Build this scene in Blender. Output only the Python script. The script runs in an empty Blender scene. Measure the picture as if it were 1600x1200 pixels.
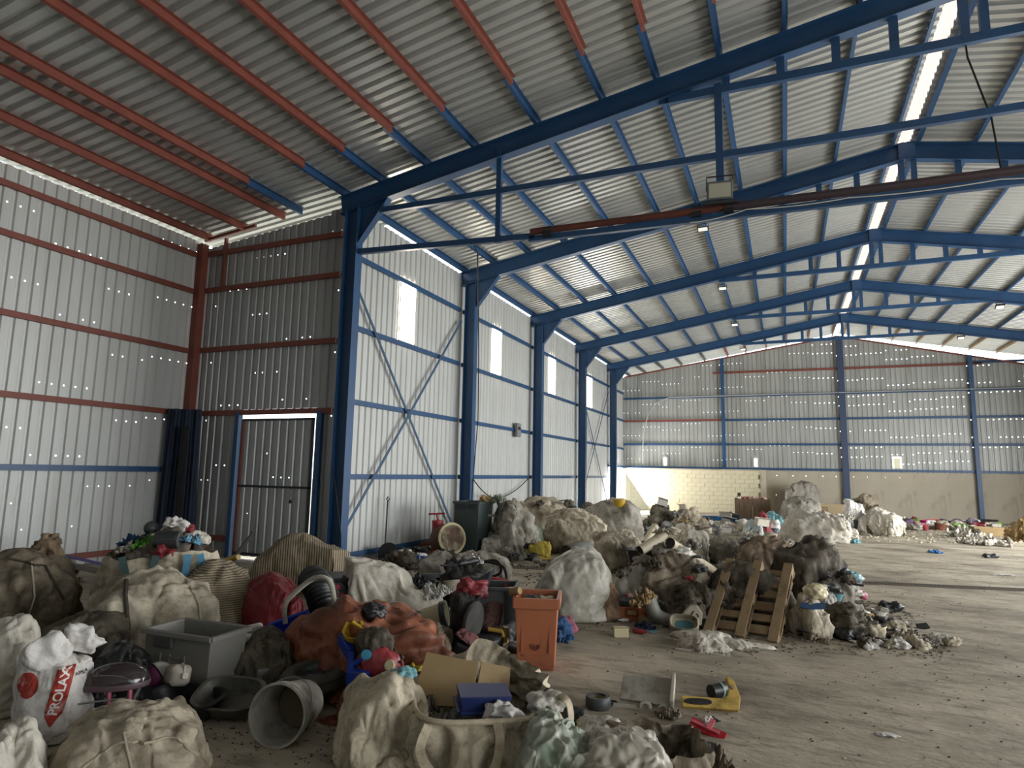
import bpy, bmesh, math, random
import numpy as np
from mathutils import Vector, Matrix
R = math.radians
scene = bpy.context.scene
COL = scene.collection

# ---------------------------------------------------------------- camera
def make_camera():
    yaw, pit, roll = -0.4023, 0.1363, 0.0189
    fw = Vector((math.sin(yaw)*math.cos(pit), math.cos(yaw)*math.cos(pit), math.sin(pit)))
    r = Vector((math.cos(yaw), -math.sin(yaw), 0)); u = r.cross(fw)
    c, s = math.cos(roll), math.sin(roll)
    r2 = c*r + s*u; u2 = -s*r + c*u
    cd = bpy.data.cameras.new('camera'); cam = bpy.data.objects.new('camera', cd); COL.objects.link(cam)
    M = Matrix((r2, u2, -fw)).transposed().to_4x4(); M.translation = (7.573, -9.486, 1.735)
    cam.matrix_world = M
    cd.sensor_width = 36; cd.lens = 1001.0*36/1600; cd.clip_start = .05; cd.clip_end = 300
    scene.camera = cam
make_camera()

# ---------------------------------------------------------------- light
w = bpy.data.worlds.new('sky'); scene.world = w; w.use_nodes = True
bg = w.node_tree.nodes['Background']; bg.inputs[0].default_value = (.86, .93, 1, 1); bg.inputs[1].default_value = 3.6
sd = bpy.data.lights.new('sun', 'SUN'); sd.energy = 2.0; sd.angle = R(9); sd.color = (1, .93, .84)
so = bpy.data.objects.new('sun', sd); COL.objects.link(so)
so.rotation_euler = Vector((.72, -.42, -.55)).to_track_quat('-Z', 'Y').to_euler()
def area(name, loc, to, sx, sy, e, col=(1, 1, .99)):
    d = bpy.data.lights.new(name, 'AREA'); d.shape = 'RECTANGLE'; d.size = sx; d.size_y = sy; d.energy = e; d.color = col
    o = bpy.data.objects.new(name, d); COL.objects.link(o); o.location = loc
    o.rotation_euler = (Vector(to)-Vector(loc)).to_track_quat('-Z', 'Y').to_euler()
# daylight through the open bays of the right wall (outside the frame) and the doorway in the far left corner
area('daylight_right_bays', (18.3, 9.5, 2.4), (8, 9.5, 1.2), 14, 4.2, 2400)
area('daylight_near_bay', (18.3, -5.0, 2.6), (6, -4.5, .4), 6, 4.2, 620)
area('daylight_corner_door', (.12, 21.7, 1.1), (6, 18.2, 5.0), 2.8, 2.0, 650, (1, .98, .95))
vs = scene.view_settings; vs.view_transform = 'Standard'; vs.look = 'None'; vs.gamma = 1; vs.use_curve_mapping = False
vs.exposure = .15
scene.cycles.max_bounces = 6; scene.cycles.diffuse_bounces = 4; scene.cycles.glossy_bounces = 3
scene.cycles.transparent_max_bounces = 6; scene.cycles.sample_clamp_indirect = 6; scene.cycles.use_denoising = True
scene.cycles.caustics_reflective = False; scene.cycles.caustics_refractive = False

# ---------------------------------------------------------------- materials
def H(h):
    h = h.lstrip('#'); o = []
    for i in (0, 2, 4):
        c = int(h[i:i+2], 16)/255; o.append(c/12.92 if c <= .04045 else ((c+.055)/1.055)**2.4)
    return (*o, 1)
MATS = {}
def mat(name, col, rough=.7, metal=0, col2=None, nscale=3, namt=.5, bump=0, bscale=20, spec=.5, emit=None, es=0,
        dirt=None, dscale=1.5, dlo=.5, dhi=.7, alpha=1, trans=0, stretch=(1, 1, 1), sheen=0, coords='Object'):
    if name in MATS: return MATS[name]
    m = bpy.data.materials.new(name); m.use_nodes = True; MATS[name] = m
    nt = m.node_tree; N = nt.nodes; L = nt.links; b = N['Principled BSDF']
    c1 = H(col) if isinstance(col, str) else col
    b.inputs['Base Color'].default_value = c1; b.inputs['Roughness'].default_value = rough
    b.inputs['Metallic'].default_value = metal; b.inputs['Specular IOR Level'].default_value = spec
    b.inputs['Alpha'].default_value = alpha; b.inputs['Transmission Weight'].default_value = trans
    tc = N.new('ShaderNodeTexCoord'); mp = N.new('ShaderNodeMapping'); L.new(tc.outputs[coords], mp.inputs[0])
    mp.inputs['Scale'].default_value = stretch
    out = None
    def noise(sc, det=5, rg=.6, dist=0):
        n = N.new('ShaderNodeTexNoise'); L.new(mp.outputs[0], n.inputs['Vector'])
        n.inputs['Scale'].default_value = sc; n.inputs['Detail'].default_value = det; n.inputs['Roughness'].default_value = rg
        n.inputs['Distortion'].default_value = dist
        return n
    def mix(fac, a, c):
        x = N.new('ShaderNodeMix'); x.data_type = 'RGBA'
        L.new(fac, x.inputs[0])
        for k, v in ((6, a), (7, c)):
            if isinstance(v, tuple): x.inputs[k].default_value = v
            else: L.new(v, x.inputs[k])
        return x.outputs[2]
    def ramp(src, lo, hi):
        r = N.new('ShaderNodeMapRange'); L.new(src, r.inputs[0]); r.inputs[1].default_value = lo; r.inputs[2].default_value = hi
        return r.outputs[0]
    if col2:
        out = mix(ramp(noise(nscale).outputs[0], .5-namt*.5, .5+namt*.5), c1, H(col2) if isinstance(col2, str) else col2)
    if dirt:
        out = mix(ramp(noise(dscale, 8, .65, .6).outputs[0], dlo, dhi), out or c1, H(dirt))
    if out: L.new(out, b.inputs['Base Color'])
    if bump:
        bp = N.new('ShaderNodeBump'); bp.inputs['Strength'].default_value = bump; bp.inputs['Distance'].default_value = .02
        L.new(noise(bscale, 6, .6, .8).outputs[0], bp.inputs['Height']); L.new(bp.outputs[0], b.inputs['Normal'])
    if emit:
        b.inputs['Emission Color'].default_value = H(emit); b.inputs['Emission Strength'].default_value = es
    return m
def bagmat(name, col, dirt, lo=.42, hi=.68, stripes=None, rough=.75, bump=.5, ds=2.2, bs=9):
    """woven polypropylene: dirty patches, fine creases and, if asked, woven stripes"""
    m = mat(name, col, rough, dirt=dirt, dscale=ds, dlo=lo, dhi=hi, bump=bump, bscale=bs, spec=.35)
    if not m.get('fine'):
        m['fine'] = 1; nt = m.node_tree; N = nt.nodes; L = nt.links; b = N['Principled BSDF']; tc = N.new('ShaderNodeTexCoord')
        n = N.new('ShaderNodeTexNoise'); L.new(tc.outputs['Object'], n.inputs['Vector']); n.inputs['Scale'].default_value = 11; n.inputs['Detail'].default_value = 8; n.inputs['Roughness'].default_value = .7; n.inputs['Distortion'].default_value = 1.2
        r = N.new('ShaderNodeMapRange'); L.new(n.outputs[0], r.inputs[0]); r.inputs[1].default_value = .5; r.inputs[2].default_value = .75; r.inputs[4].default_value = .65
        x = N.new('ShaderNodeMix'); x.data_type = 'RGBA'; L.new(r.outputs[0], x.inputs[0]); L.new(b.inputs['Base Color'].links[0].from_socket, x.inputs[6]); x.inputs[7].default_value = H(dirt); L.new(x.outputs[2], b.inputs['Base Color'])
        n2 = N.new('ShaderNodeTexNoise'); L.new(tc.outputs['Object'], n2.inputs['Vector']); n2.inputs['Scale'].default_value = 34; n2.inputs['Detail'].default_value = 5; n2.inputs['Distortion'].default_value = 1.5
        b2 = N.new('ShaderNodeBump'); b2.inputs['Strength'].default_value = .3; b2.inputs['Distance'].default_value = .012; L.new(n2.outputs[0], b2.inputs['Height']); L.new(b.inputs['Normal'].links[0].from_socket, b2.inputs['Normal']); L.new(b2.outputs[0], b.inputs['Normal'])
    if stripes and not m.get('st'):
        m['st'] = 1
        nt = m.node_tree; N = nt.nodes; L = nt.links; b = N['Principled BSDF']
        ax, per, c, frac = stripes
        tc = N.new('ShaderNodeTexCoord'); wv = N.new('ShaderNodeTexWave'); wv.bands_direction = ax
        L.new(tc.outputs['Object'], wv.inputs['Vector'])
        wv.inputs['Scale'].default_value = .314/per; wv.inputs['Distortion'].default_value = .6; wv.inputs['Detail Scale'].default_value = 1.5
        r = N.new('ShaderNodeMapRange'); L.new(wv.outputs['Fac'], r.inputs[0]); r.inputs[1].default_value = frac; r.inputs[2].default_value = frac+.15
        x = N.new('ShaderNodeMix'); x.data_type = 'RGBA'; L.new(r.outputs[0], x.inputs[0])
        src = b.inputs['Base Color'].links[0].from_socket; L.new(src, x.inputs[6]); x.inputs[7].default_value = H(c)
        L.new(x.outputs[2], b.inputs['Base Color'])
    return m
M_ROOF = mat('roof_sheet', '#c6c8c6', .34, .5, col2='#b4b6b3', nscale=1.2, namt=.5, dirt='#84837a', dscale=.8, dlo=.62, dhi=.85)
M_WALL = mat('wall_sheet', '#c3c5c2', .5, .15, col2='#b3b4b0', nscale=1.0, namt=.4, dirt='#8d8878', dscale=1.1, dlo=.6, dhi=.85, stretch=(3, 3, .35))
M_GREY = mat('grey_wall_sheet', '#a7a9a8', .45, .3, col2='#969897', nscale=1.0, namt=.4, dirt='#5f5d56', dscale=1.1, dlo=.6, dhi=.85, stretch=(3, 3, .3))
M_BACK = mat('rear_wall_sheet', '#b4b6b2', .5, .25, col2='#989a96', nscale=1.0, namt=.5, dirt='#7c7a70', dscale=1.1, dlo=.55, dhi=.85, stretch=(5, 3, .2))
M_BLUE = mat('blue_paint', '#274e77', .45, .0, col2='#214266', nscale=2, dirt='#1b3350', dscale=3, dlo=.6, dhi=.8)
M_RED = mat('red_oxide_paint', '#84483a', .6, col2='#6e3a30', nscale=3, dirt='#5a3028', dscale=4, dlo=.6, dhi=.8)
M_CONC = mat('concrete', '#bbb2a0', .9, col2='#a69d8b', nscale=1.4, namt=.7, dirt='#6d6453', dscale=1.1, dlo=.52, dhi=.8, bump=.25, bscale=12, stretch=(1, 1, .6))
M_BLOCK = mat('painted_block', '#cfc7ac', .9, col2='#bdb598', nscale=1.5, dirt='#98907a', dscale=1.2, dlo=.6, dhi=.8, bump=.2, bscale=15, coords='Generated')
M_DARK = mat('dark_steel', '#2a2c2e', .5, .3)
M_PANE = mat('lit_window_pane', '#ffffff', .5, emit='#fff3df', es=28)
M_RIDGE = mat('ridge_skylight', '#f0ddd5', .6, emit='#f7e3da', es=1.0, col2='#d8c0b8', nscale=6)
M_BLACK = mat('black_plastic', '#161719', .45, dirt='#3a3630', dscale=6, dlo=.5, dhi=.8)
M_RUB = mat('black_rubber', '#1a1a1a', .8)

def floor_material():
    m = bpy.data.materials.new('dusty_concrete_floor'); m.use_nodes = True
    nt = m.node_tree; N = nt.nodes; L = nt.links; b = N['Principled BSDF']
    tc = N.new('ShaderNodeTexCoord')
    def noise(sc, stretch=(1, 1, 1), det=8, rg=.6, rot=0):
        mp = N.new('ShaderNodeMapping'); L.new(tc.outputs['Object'], mp.inputs[0]); mp.inputs['Scale'].default_value = stretch
        mp.inputs['Rotation'].default_value = (0, 0, rot)
        n = N.new('ShaderNodeTexNoise'); L.new(mp.outputs[0], n.inputs['Vector']); n.inputs['Scale'].default_value = sc
        n.inputs['Detail'].default_value = det; n.inputs['Roughness'].default_value = rg; return n.outputs[0]
    def ramp(s, lo, hi, a=0, c=1):
        r = N.new('ShaderNodeMapRange'); L.new(s, r.inputs[0]); r.inputs[1].default_value = lo; r.inputs[2].default_value = hi
        r.inputs[3].default_value = a; r.inputs[4].default_value = c; return r.outputs[0]
    def mix(f, a, c):
        x = N.new('ShaderNodeMix'); x.data_type = 'RGBA'; L.new(f, x.inputs[0])
        for k, v in ((6, a), (7, c)):
            if isinstance(v, tuple): x.inputs[k].default_value = v
            else: L.new(v, x.inputs[k])
        return x.outputs[2]
    c = mix(ramp(noise(.7), .35, .68), H('#b8ae9a'), H('#948b78'))
    c = mix(ramp(noise(1.0, (.7, 1.25, 1), rot=.15), .48, .7, 0, .85), c, H('#574d40'))
    c = mix(ramp(noise(4, (.5, 1.5, 1), rot=.15), .52, .7, 0, .75), c, H('#5b5144'))
    c = mix(ramp(noise(22, (.8, 1.3, 1)), .6, .72, 0, .6), c, H('#463e34'))
    c = mix(ramp(noise(30), .66, .74, 0, .5), c, H('#c4b8a2'))
    L.new(c, b.inputs['Base Color'])
    L.new(ramp(noise(2.0), .35, .7, .55, .95), b.inputs['Roughness']); b.inputs['Specular IOR Level'].default_value = .3
    bp = N.new('ShaderNodeBump'); bp.inputs['Strength'].default_value = .5; bp.inputs['Distance'].default_value = .03
    L.new(noise(9, (.8, 1.2, 1)), bp.inputs['Height']); L.new(bp.outputs[0], b.inputs['Normal'])
    return m

# ---------------------------------------------------------------- helpers
def tag(o, label=None, cat=None, group=None, kind=None):
    if label: o['label'] = label
    if cat: o['category'] = cat
    if group: o['group'] = group
    if kind: o['kind'] = kind
    return o
def empty(name, loc=(0, 0, 0), rz=0, label=None, cat=None, group=None, kind=None, parent=None):
    o = bpy.data.objects.new(name, None); COL.objects.link(o); o.location = loc; o.rotation_euler = (0, 0, rz)
    o.empty_display_size = .1
    if parent: o.parent = parent
    return tag(o, label, cat, group, kind)
def link(name, me, parent=None, loc=None, rot=None):
    o = bpy.data.objects.new(name, me); COL.objects.link(o)
    if parent: o.parent = parent
    if loc is not None: o.location = loc
    if rot is not None: o.rotation_euler = rot
    return o
def np_mesh(name, V, Fc, m, smooth=True, uv=None):
    """fast mesh from arrays; Fc is (n,3) or (n,4)"""
    V = np.asarray(V, np.float32); Fc = np.asarray(Fc, np.int32); k = Fc.shape[1]
    me = bpy.data.meshes.new(name)
    me.vertices.add(len(V)); me.vertices.foreach_set('co', V.ravel())
    me.loops.add(Fc.size); me.loops.foreach_set('vertex_index', Fc.ravel())
    me.polygons.add(len(Fc)); me.polygons.foreach_set('loop_start', np.arange(0, Fc.size, k, dtype=np.int32))
    try: me.polygons.foreach_set('loop_total', np.full(len(Fc), k, np.int32))
    except Exception: pass
    me.polygons.foreach_set('use_smooth', np.full(len(Fc), smooth))
    me.update(calc_edges=True); me.validate()
    if m: me.materials.append(m)
    return me
class MB:
    def __init__(s, o=(0, 0, 0)): s.v = []; s.f = []; s.o = Vector(o)
    def add(s, vs, fs):
        n = len(s.v); s.v += [Vector(v)-s.o for v in vs]; s.f += [tuple(i+n for i in f) for f in fs]; return s
    def hexa(s, vs): return s.add(vs, [(0, 3, 2, 1), (4, 5, 6, 7), (0, 1, 5, 4), (1, 2, 6, 5), (2, 3, 7, 6), (3, 0, 4, 7)])
    def box(s, c, d, rot=None):
        q = []
        for z in (-.5, .5):
            for x, y in ((-.5, -.5), (.5, -.5), (.5, .5), (-.5, .5)):
                p = Vector((x*d[0], y*d[1], z*d[2]))
                if rot is not None: p = rot @ p
                q.append(Vector(c)+p)
        return s.hexa(q)
    def bar(s, a, b, w, h, up=(0, 0, 1), off=(0, 0)):
        """box from a to b; w across, h along up"""
        a = Vector(a); b = Vector(b); d = (b-a).normalized(); up = Vector(up)
        x = d.cross(up)
        if x.length < 1e-4: x = d.cross(Vector((0, 1, 0)))
        x.normalize(); u = x.cross(d).normalized()
        o = x*off[0]+u*off[1]; q = []
        for p in (a, b):
            for i, j in ((-.5, -.5), (.5, -.5), (.5, .5), (-.5, .5)): q.append(p+o+x*w*i+u*h*j)
        return s.hexa(q)
    def prism(s, pts, n, t):
        """polygon pts (3-D) extruded along n by t"""
        n = Vector(n).normalized()*t; k = len(pts); a = [Vector(p)-n/2 for p in pts]; b = [Vector(p)+n/2 for p in pts]
        return s.add(a+b, [tuple(range(k))[::-1], tuple(range(k, 2*k))]+[(i, (i+1) % k, (i+1) % k+k, i+k) for i in range(k)])
    def tube(s, pts, r, n=8, caps=True, closed=False):
        pts = [Vector(p) for p in pts]; k = len(pts); vs = []; ref = Vector((0, 0, 1))
        for i, p in enumerate(pts):
            a = pts[i-1] if (i or closed) else p; b = pts[(i+1) % k] if (i < k-1 or closed) else p
            t = (b-a).normalized()
            if i == 0:
                ref = Vector((0, 0, 1)) if abs(t.z) < .9 else Vector((1, 0, 0))
            x = t.cross(ref).normalized(); ref = x.cross(t).normalized()
            rr = r[i] if isinstance(r, (list, tuple)) else r
            for j in range(n):
                an = 2*math.pi*j/n; vs.append(p+x*math.cos(an)*rr+ref*math.sin(an)*rr)
        fs = [(i*n+j, i*n+(j+1) % n, (i+1)*n+(j+1) % n, (i+1)*n+j) for i in range(k-1) for j in range(n)]
        if closed: fs += [((k-1)*n+j, (k-1)*n+(j+1) % n, (j+1) % n, j) for j in range(n)]
        elif caps: fs += [tuple(range(n))[::-1], tuple(range((k-1)*n, k*n))]
        return s.add(vs, fs)
    def lathe(s, prof, n=24, c=(0, 0, 0), sq=0, sx=1, sy=1, M=None):
        """profile of (r,z); sq>0 squares the plan"""
        vs = []; k = len(prof)
        for r, z in prof:
            for j in range(n):
                a = 2*math.pi*(j+.5)/n; ca, sa = math.cos(a), math.sin(a)
                q = 1/((abs(ca)**sq+abs(sa)**sq)**(1/sq)) if sq else 1
                p = Vector((r*ca*q*sx, r*sa*q*sy, z))
                if M is not None: p = M @ p
                vs.append(p+Vector(c))
        fs = [(i*n+j, i*n+(j+1) % n, (i+1)*n+(j+1) % n, (i+1)*n+j) for i in range(k-1) for j in range(n)]
        if prof[0][0] > 1e-4: fs.append(tuple(range(n))[::-1])
        if prof[-1][0] > 1e-4 and prof[-1][1] >= prof[0][1]: fs.append(tuple(range((k-1)*n, k*n)))
        return s.add(vs, fs)
    def mesh(s, name, m, smooth=False, bevel=0):
        me = bpy.data.meshes.new(name); me.from_pydata([tuple(v) for v in s.v], [], s.f)
        if bevel or smooth:
            bm = bmesh.new(); bm.from_mesh(me)
            bmesh.ops.remove_doubles(bm, verts=bm.verts, dist=1e-5)
            if bevel:
                bmesh.ops.bevel(bm, geom=[e for e in bm.edges if len(e.link_faces) == 2 and e.calc_face_angle(0) > .6], offset=bevel, segments=2, affect='EDGES', profile=.6)
            bm.to_mesh(me); bm.free()
        if smooth:
            me.shade_smooth()
            try: me.set_sharp_from_angle(angle=R(40))
            except Exception: pass
        me.materials.append(m); me.update(); return me
    def build(s, name, m, parent=None, smooth=False, bevel=0, loc=None, rot=None, **kw):
        o = link(name, s.mesh(name, m, smooth, bevel), parent, loc, rot)
        if kw: tag(o, **kw)
        return o

# numpy gradient noise and cell noise
_rs = np.random.RandomState(7)
_perm = np.concatenate([_rs.permutation(256)]*3)
_g = _rs.normal(size=(256, 3)); _g /= np.linalg.norm(_g, axis=1)[:, None]
_jit = _rs.rand(256, 3)
def pn(P, seed=0):
    P = P+np.array([seed*13.7, seed*7.3, seed*3.1]); I = np.floor(P).astype(int); Fr = P-I; u = Fr*Fr*Fr*(Fr*(Fr*6-15)+10)
    out = np.zeros(len(P))
    for dx in (0, 1):
        for dy in (0, 1):
            for dz in (0, 1):
                h = _perm[_perm[_perm[(I[:, 0]+dx) & 255]+((I[:, 1]+dy) & 255)]+((I[:, 2]+dz) & 255)]
                d = Fr-np.array([dx, dy, dz]); g = (_g[h]*d).sum(1)
                out += g*(u[:, 0] if dx else 1-u[:, 0])*(u[:, 1] if dy else 1-u[:, 1])*(u[:, 2] if dz else 1-u[:, 2])
    return out*1.5
def pn3(P, seed): return np.stack([pn(P, seed), pn(P, seed+5.3), pn(P, seed+9.1)], 1)
def cells(P, seed=0):
    P = P+np.array([seed*5.1, seed*11.3, seed*2.9]); I = np.floor(P).astype(int); Fr = P-I
    f1 = np.full(len(P), 9.); f2 = np.full(len(P), 9.)
    for dx in (-1, 0, 1):
        for dy in (-1, 0, 1):
            for dz in (-1, 0, 1):
                h = _perm[_perm[_perm[(I[:, 0]+dx) & 255]+((I[:, 1]+dy) & 255)]+((I[:, 2]+dz) & 255)]
                d = ((_jit[h]+np.array([dx, dy, dz])-Fr)**2).sum(1)
                f2 = np.minimum(f2, np.maximum(f1, d)); f1 = np.minimum(f1, d)
    return np.sqrt(f1), np.sqrt(f2)
_ico = {}
def ico(sub):
    if sub not in _ico:
        bm = bmesh.new(); bmesh.ops.create_icosphere(bm, subdivisions=sub, radius=1)
        V = np.array([v.co[:] for v in bm.verts]); Fc = np.array([[v.index for v in f.verts] for f in bm.faces]); bm.free()
        _ico[sub] = (V/np.linalg.norm(V, axis=1)[:, None], Fc)
    return _ico[sub]
def blob_mesh(name, w_, d_, h_, seed, m, sub=5, p=2.7, big=.10, fold=.05, crease=.03, fr=3.2, taper=.12, lean=(0, 0), peak=None, flat=.8, vert=.6, ridge=0):
    """stuffed or slumped fabric: superellipsoid with soft swells, sharp creases and hanging folds (metres)"""
    D, Fc = ico(sub)
    s = (np.abs(D)**p).sum(1)**(-1/p); Q = D*s[:, None]
    Q = Q*(1+big*pn(D*1.4, seed)[:, None]+big*.6*pn(D*2.9, seed+3)[:, None])
    dims = np.array([w_/2, d_/2, h_/(1+flat)]); X = Q*dims
    t = np.clip((Q[:, 2]+flat)/(1+flat), 0, 1.2)
    k = 1-taper*t**2; X[:, 0] *= k; X[:, 1] *= k
    sc = max(.35, min(1.2, (w_+h_)/2))          # creases follow the size of the thing
    W = X/sc+.12*pn3(X/sc*2.2, seed+1)
    f1, f2 = cells(W*np.array([fr, fr, fr*vert]), seed)
    cr = np.clip(f2-f1, 0, .45)/.45; disp = crease*(cr**.5-.6)
    disp += -fold*(np.abs(pn(W*np.array([2.6, 2.6, 2.6*vert]), seed+2))*2-.5)
    disp += -fold*.45*(np.abs(pn(W*np.array([6.5, 6.5, 6.5*vert]), seed+4))*2-.5)
    disp += fold*.22*pn(W*15, seed+6)
    if ridge: disp += ridge*np.clip(1-np.abs(pn(W*np.array([3.3, 3.3, 1.6]), seed+8))*5, 0, 1)**1.5
    X = X+D*(disp*sc)[:, None]
    zf = -dims[2]*flat
    X[:, 2] = np.maximum(X[:, 2], zf+.006*pn(X*6, seed)) - zf
    if peak:                                    # pulled-up corners: (x, y, height, radius)
        for px, py, ph, pr in peak:
            dd = np.hypot(X[:, 0]-px, X[:, 1]-py)/pr; X[:, 2] += ph*np.exp(-dd*2.2)*np.clip(t*1.5, 0, 1)
    X[:, 0] += lean[0]*t**2; X[:, 1] += lean[1]*t**2
    zz = X[:, 2]; X[:, 2] = np.maximum(zz, 0)*(h_/max(.01, np.percentile(zz, 99.8))) if not peak else np.maximum(zz, 0)
    return np_mesh(name, X, Fc, m)
SEED = [100]
def form_mesh(name, form, w_, d_, h_, seed, m, spin=None, fold=.05, crease=.03, fr=3.2, taper=0, lean=(0, 0), peak=None, vert=.8, ridge=0, big=0, **_):
    """a simulated fabric form turned, scaled to size and given its own creases"""
    V, Fc = FORMS[form]; V = V.copy(); fold = min(fold, .3*h_/max(.35, min(1.2, (w_+h_)/2))+.01); a = (seed*2.399 if spin is None else spin)
    if spin is None and form not in ('sack',): a = round(a/(math.pi/2))*math.pi/2+((seed*.37) % 1-.5)*.5
    if seed % 2: V[:, 0] *= -1; Fc = Fc[:, ::-1]
    c, s = math.cos(a), math.sin(a); V[:, :2] = V[:, :2] @ np.array([[c, s], [-s, c]])
    lo, hi = np.percentile(V, .3, axis=0), np.percentile(V, 99.7, axis=0)
    V = (V-np.array([(lo[0]+hi[0])/2, (lo[1]+hi[1])/2, V[:, 2].min()]))/np.array([hi[0]-lo[0], hi[1]-lo[1], hi[2]-V[:, 2].min()])
    X = V*np.array([w_, d_, h_]); t = np.clip(V[:, 2], 0, 1)
    k = 1-taper*t**1.5; X[:, 0] *= k; X[:, 1] *= k
    fn = np.cross(X[Fc[:, 2]]-X[Fc[:, 0]], X[Fc[:, 3]]-X[Fc[:, 1]]); N = np.zeros_like(X)
    for q in range(4): np.add.at(N, Fc[:, q], fn)
    N /= np.linalg.norm(N, axis=1)[:, None]+1e-9
    sc = max(.35, min(1.2, (w_+h_)/2)); W = X/sc+.12*pn3(X/sc*2.2, seed+1)
    f1, f2 = cells(W*np.array([fr, fr, fr*vert]), seed)
    disp = crease*.45*((np.clip(f2-f1, 0, .35)/.35)**.5-.7)
    disp += -fold*.5*(np.abs(pn(W*np.array([3.0, 3.0, 2.2*vert]), seed+2))*2-.5)
    # long thin pull-folds running in two slanting directions
    r1 = W[:, 0]*.8+W[:, 1]*.4+W[:, 2]*.5; r2 = W[:, 2]*.9-W[:, 0]*.5+W[:, 1]*.3; r3 = W[:, 1]-W[:, 0]*.2
    m1 = np.clip(pn(W*1.7, seed+11)*2.2+.45, 0, 1)
    g1 = 1-np.abs(pn(np.stack([r1*10, r2*1.6, r3*3], 1), seed+12))*3.8; g2 = 1-np.abs(pn(np.stack([r1*1.6, r2*9, r3*3], 1), seed+13))*3.8
    disp += fold*.95*(np.clip(g1, 0, 1)**1.4*m1+np.clip(g2, 0, 1)**1.4*(1-m1))
    if ridge: disp += ridge*np.clip(1-np.abs(pn(W*np.array([3.3, 3.3, 1.6]), seed+8))*5, 0, 1)**1.5
    if big: X = X+N*(big*.3*sc*pn(W*1.2, seed+7))[:, None]
    X = X+N*(disp*sc)[:, None]*np.clip(t*6+.15, 0, 1)[:, None]
    if peak:
        for px, py, ph, pr in peak:
            dd = np.hypot(X[:, 0]-px, X[:, 1]-py)/pr; X[:, 2] += ph*np.exp(-dd*2.2)*np.clip(t*1.5, 0, 1)
    X[:, 0] += lean[0]*t**2; X[:, 1] += lean[1]*t**2
    X[:, 2] = np.maximum(X[:, 2], 0)
    return np_mesh(name, X, Fc, m)
def blob(name, label, cat, b, m, group=None, parent=None, tilt=None, seed=None, form=None, fine=False, **kw):
    """b = (x, y, z, width, depth, height, rotation)"""
    SEED[0] += 1; sd_ = seed or SEED[0]
    if kw.get('sub', 5) <= 4 and form is None: me = blob_mesh(name, b[3], b[4], b[5], sd_, m, **kw)
    else:
        if form is None: form = ('bag', 'bag2', 'low')[sd_ % 3]
        kw.pop('p', 0); fine = fine or kw.get('sub', 5) == 6; kw.pop('sub', 0); kw.setdefault('taper', 0)
        if 'big' in kw and kw['big'] < .13: kw.pop('big')
        if form in ('bag', 'bag2', 'low', 'sack'): kw['taper'] = min(kw['taper'], .35)*.7
        else: kw['taper'] = 0
        me = form_mesh(name, form, b[3], b[4], b[5], sd_, m, **kw)
    o = link(name, me, parent, b[:3], (tilt[0] if tilt else 0, tilt[1] if tilt else 0, b[6]))
    if fine: sb = o.modifiers.new('smooth', 'SUBSURF'); sb.levels = 1; sb.render_levels = 1
    return tag(o, label, cat, group)
def grid_mesh(name, X, m, closed_u=True, smooth=True):
    """X: (rows, cols, 3) array of points"""
    r, c = X.shape[:2]; idx = np.arange(r*c).reshape(r, c)
    if closed_u: nx = np.roll(idx, -1, 1); a, b_, c_, d = idx[:-1], nx[:-1], nx[1:], idx[1:]
    else: a, b_, c_, d = idx[:-1, :-1], idx[:-1, 1:], idx[1:, 1:], idx[1:, :-1]
    return np_mesh(name, X.reshape(-1, 3), np.stack([a, b_, c_, d], -1).reshape(-1, 4), m, smooth)
def open_bag_mesh(name, w_, d_, h_, seed, m, rim=.12, depth=.45, sq=4, n=200, rows=90, fold=.045, crease=.03, belly=.12, rim_in=.9, dips=()):
    """open-topped bulk bag: outer wall, folded rim and the inner wall down to the fill"""
    th = np.linspace(0, 2*np.pi, n, endpoint=False); t = np.linspace(0, 1, rows)
    T, TH = np.meshgrid(t, th, indexing='ij'); ca, sa = np.cos(TH), np.sin(TH)
    q = (np.abs(ca)**sq+np.abs(sa)**sq)**(-1/sq)
    k = .58                                     # share of rows on the outside
    o = np.clip(T/k, 0, 1); i = np.clip((T-k)/(1-k), 0, 1)
    rad = np.where(T < .06, T/.06*.9, .9+.1*np.clip((T-.06)/.06, 0, 1))*(1+belly*np.sin(o*np.pi)*.8)*(1-(1-rim_in)*o**2)-.03*i
    ang = np.stack([ca*1.5, sa*1.5, TH*0+seed], -1).reshape(-1, 3)
    rimz = (1+rim*2*pn(ang*1.1, seed+1)+rim*.8*pn(ang*3, seed+2)).reshape(T.shape)
    for (a0, wd, dz) in dips:
        dd = np.abs((TH-a0+np.pi) % (2*np.pi)-np.pi)/wd; rimz = rimz+dz*np.exp(-dd**2*2)
    z = np.where(T <= k, h_*np.clip((o-.1)/.9, 0, 1)*rimz, h_*rimz-i*depth)
    X = np.stack([ca*q*rad*w_/2, sa*q*rad*d_/2, z], -1).reshape(-1, 3)
    nrm = np.stack([ca, sa, ca*0], -1).reshape(-1, 3)
    W = X+.1*pn3(X*2.2, seed)
    f1, f2 = cells(W*np.array([3.3, 3.3, 2.2]), seed); dsp = crease*((np.clip(f2-f1, 0, .45)/.45)**.5-.6)
    dsp += -fold*(np.abs(pn(W*np.array([3, 3, 1.6]), seed+2))*2-.5)-fold*.5*(np.abs(pn(W*np.array([8, 8, 4]), seed+4))*2-.5)+fold*.2*pn(W*16, seed)
    X = X+nrm*dsp[:, None]; X[:, 2] = np.maximum(X[:, 2], 0)
    return grid_mesh(name, X.reshape(rows, n, 3), m)
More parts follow.
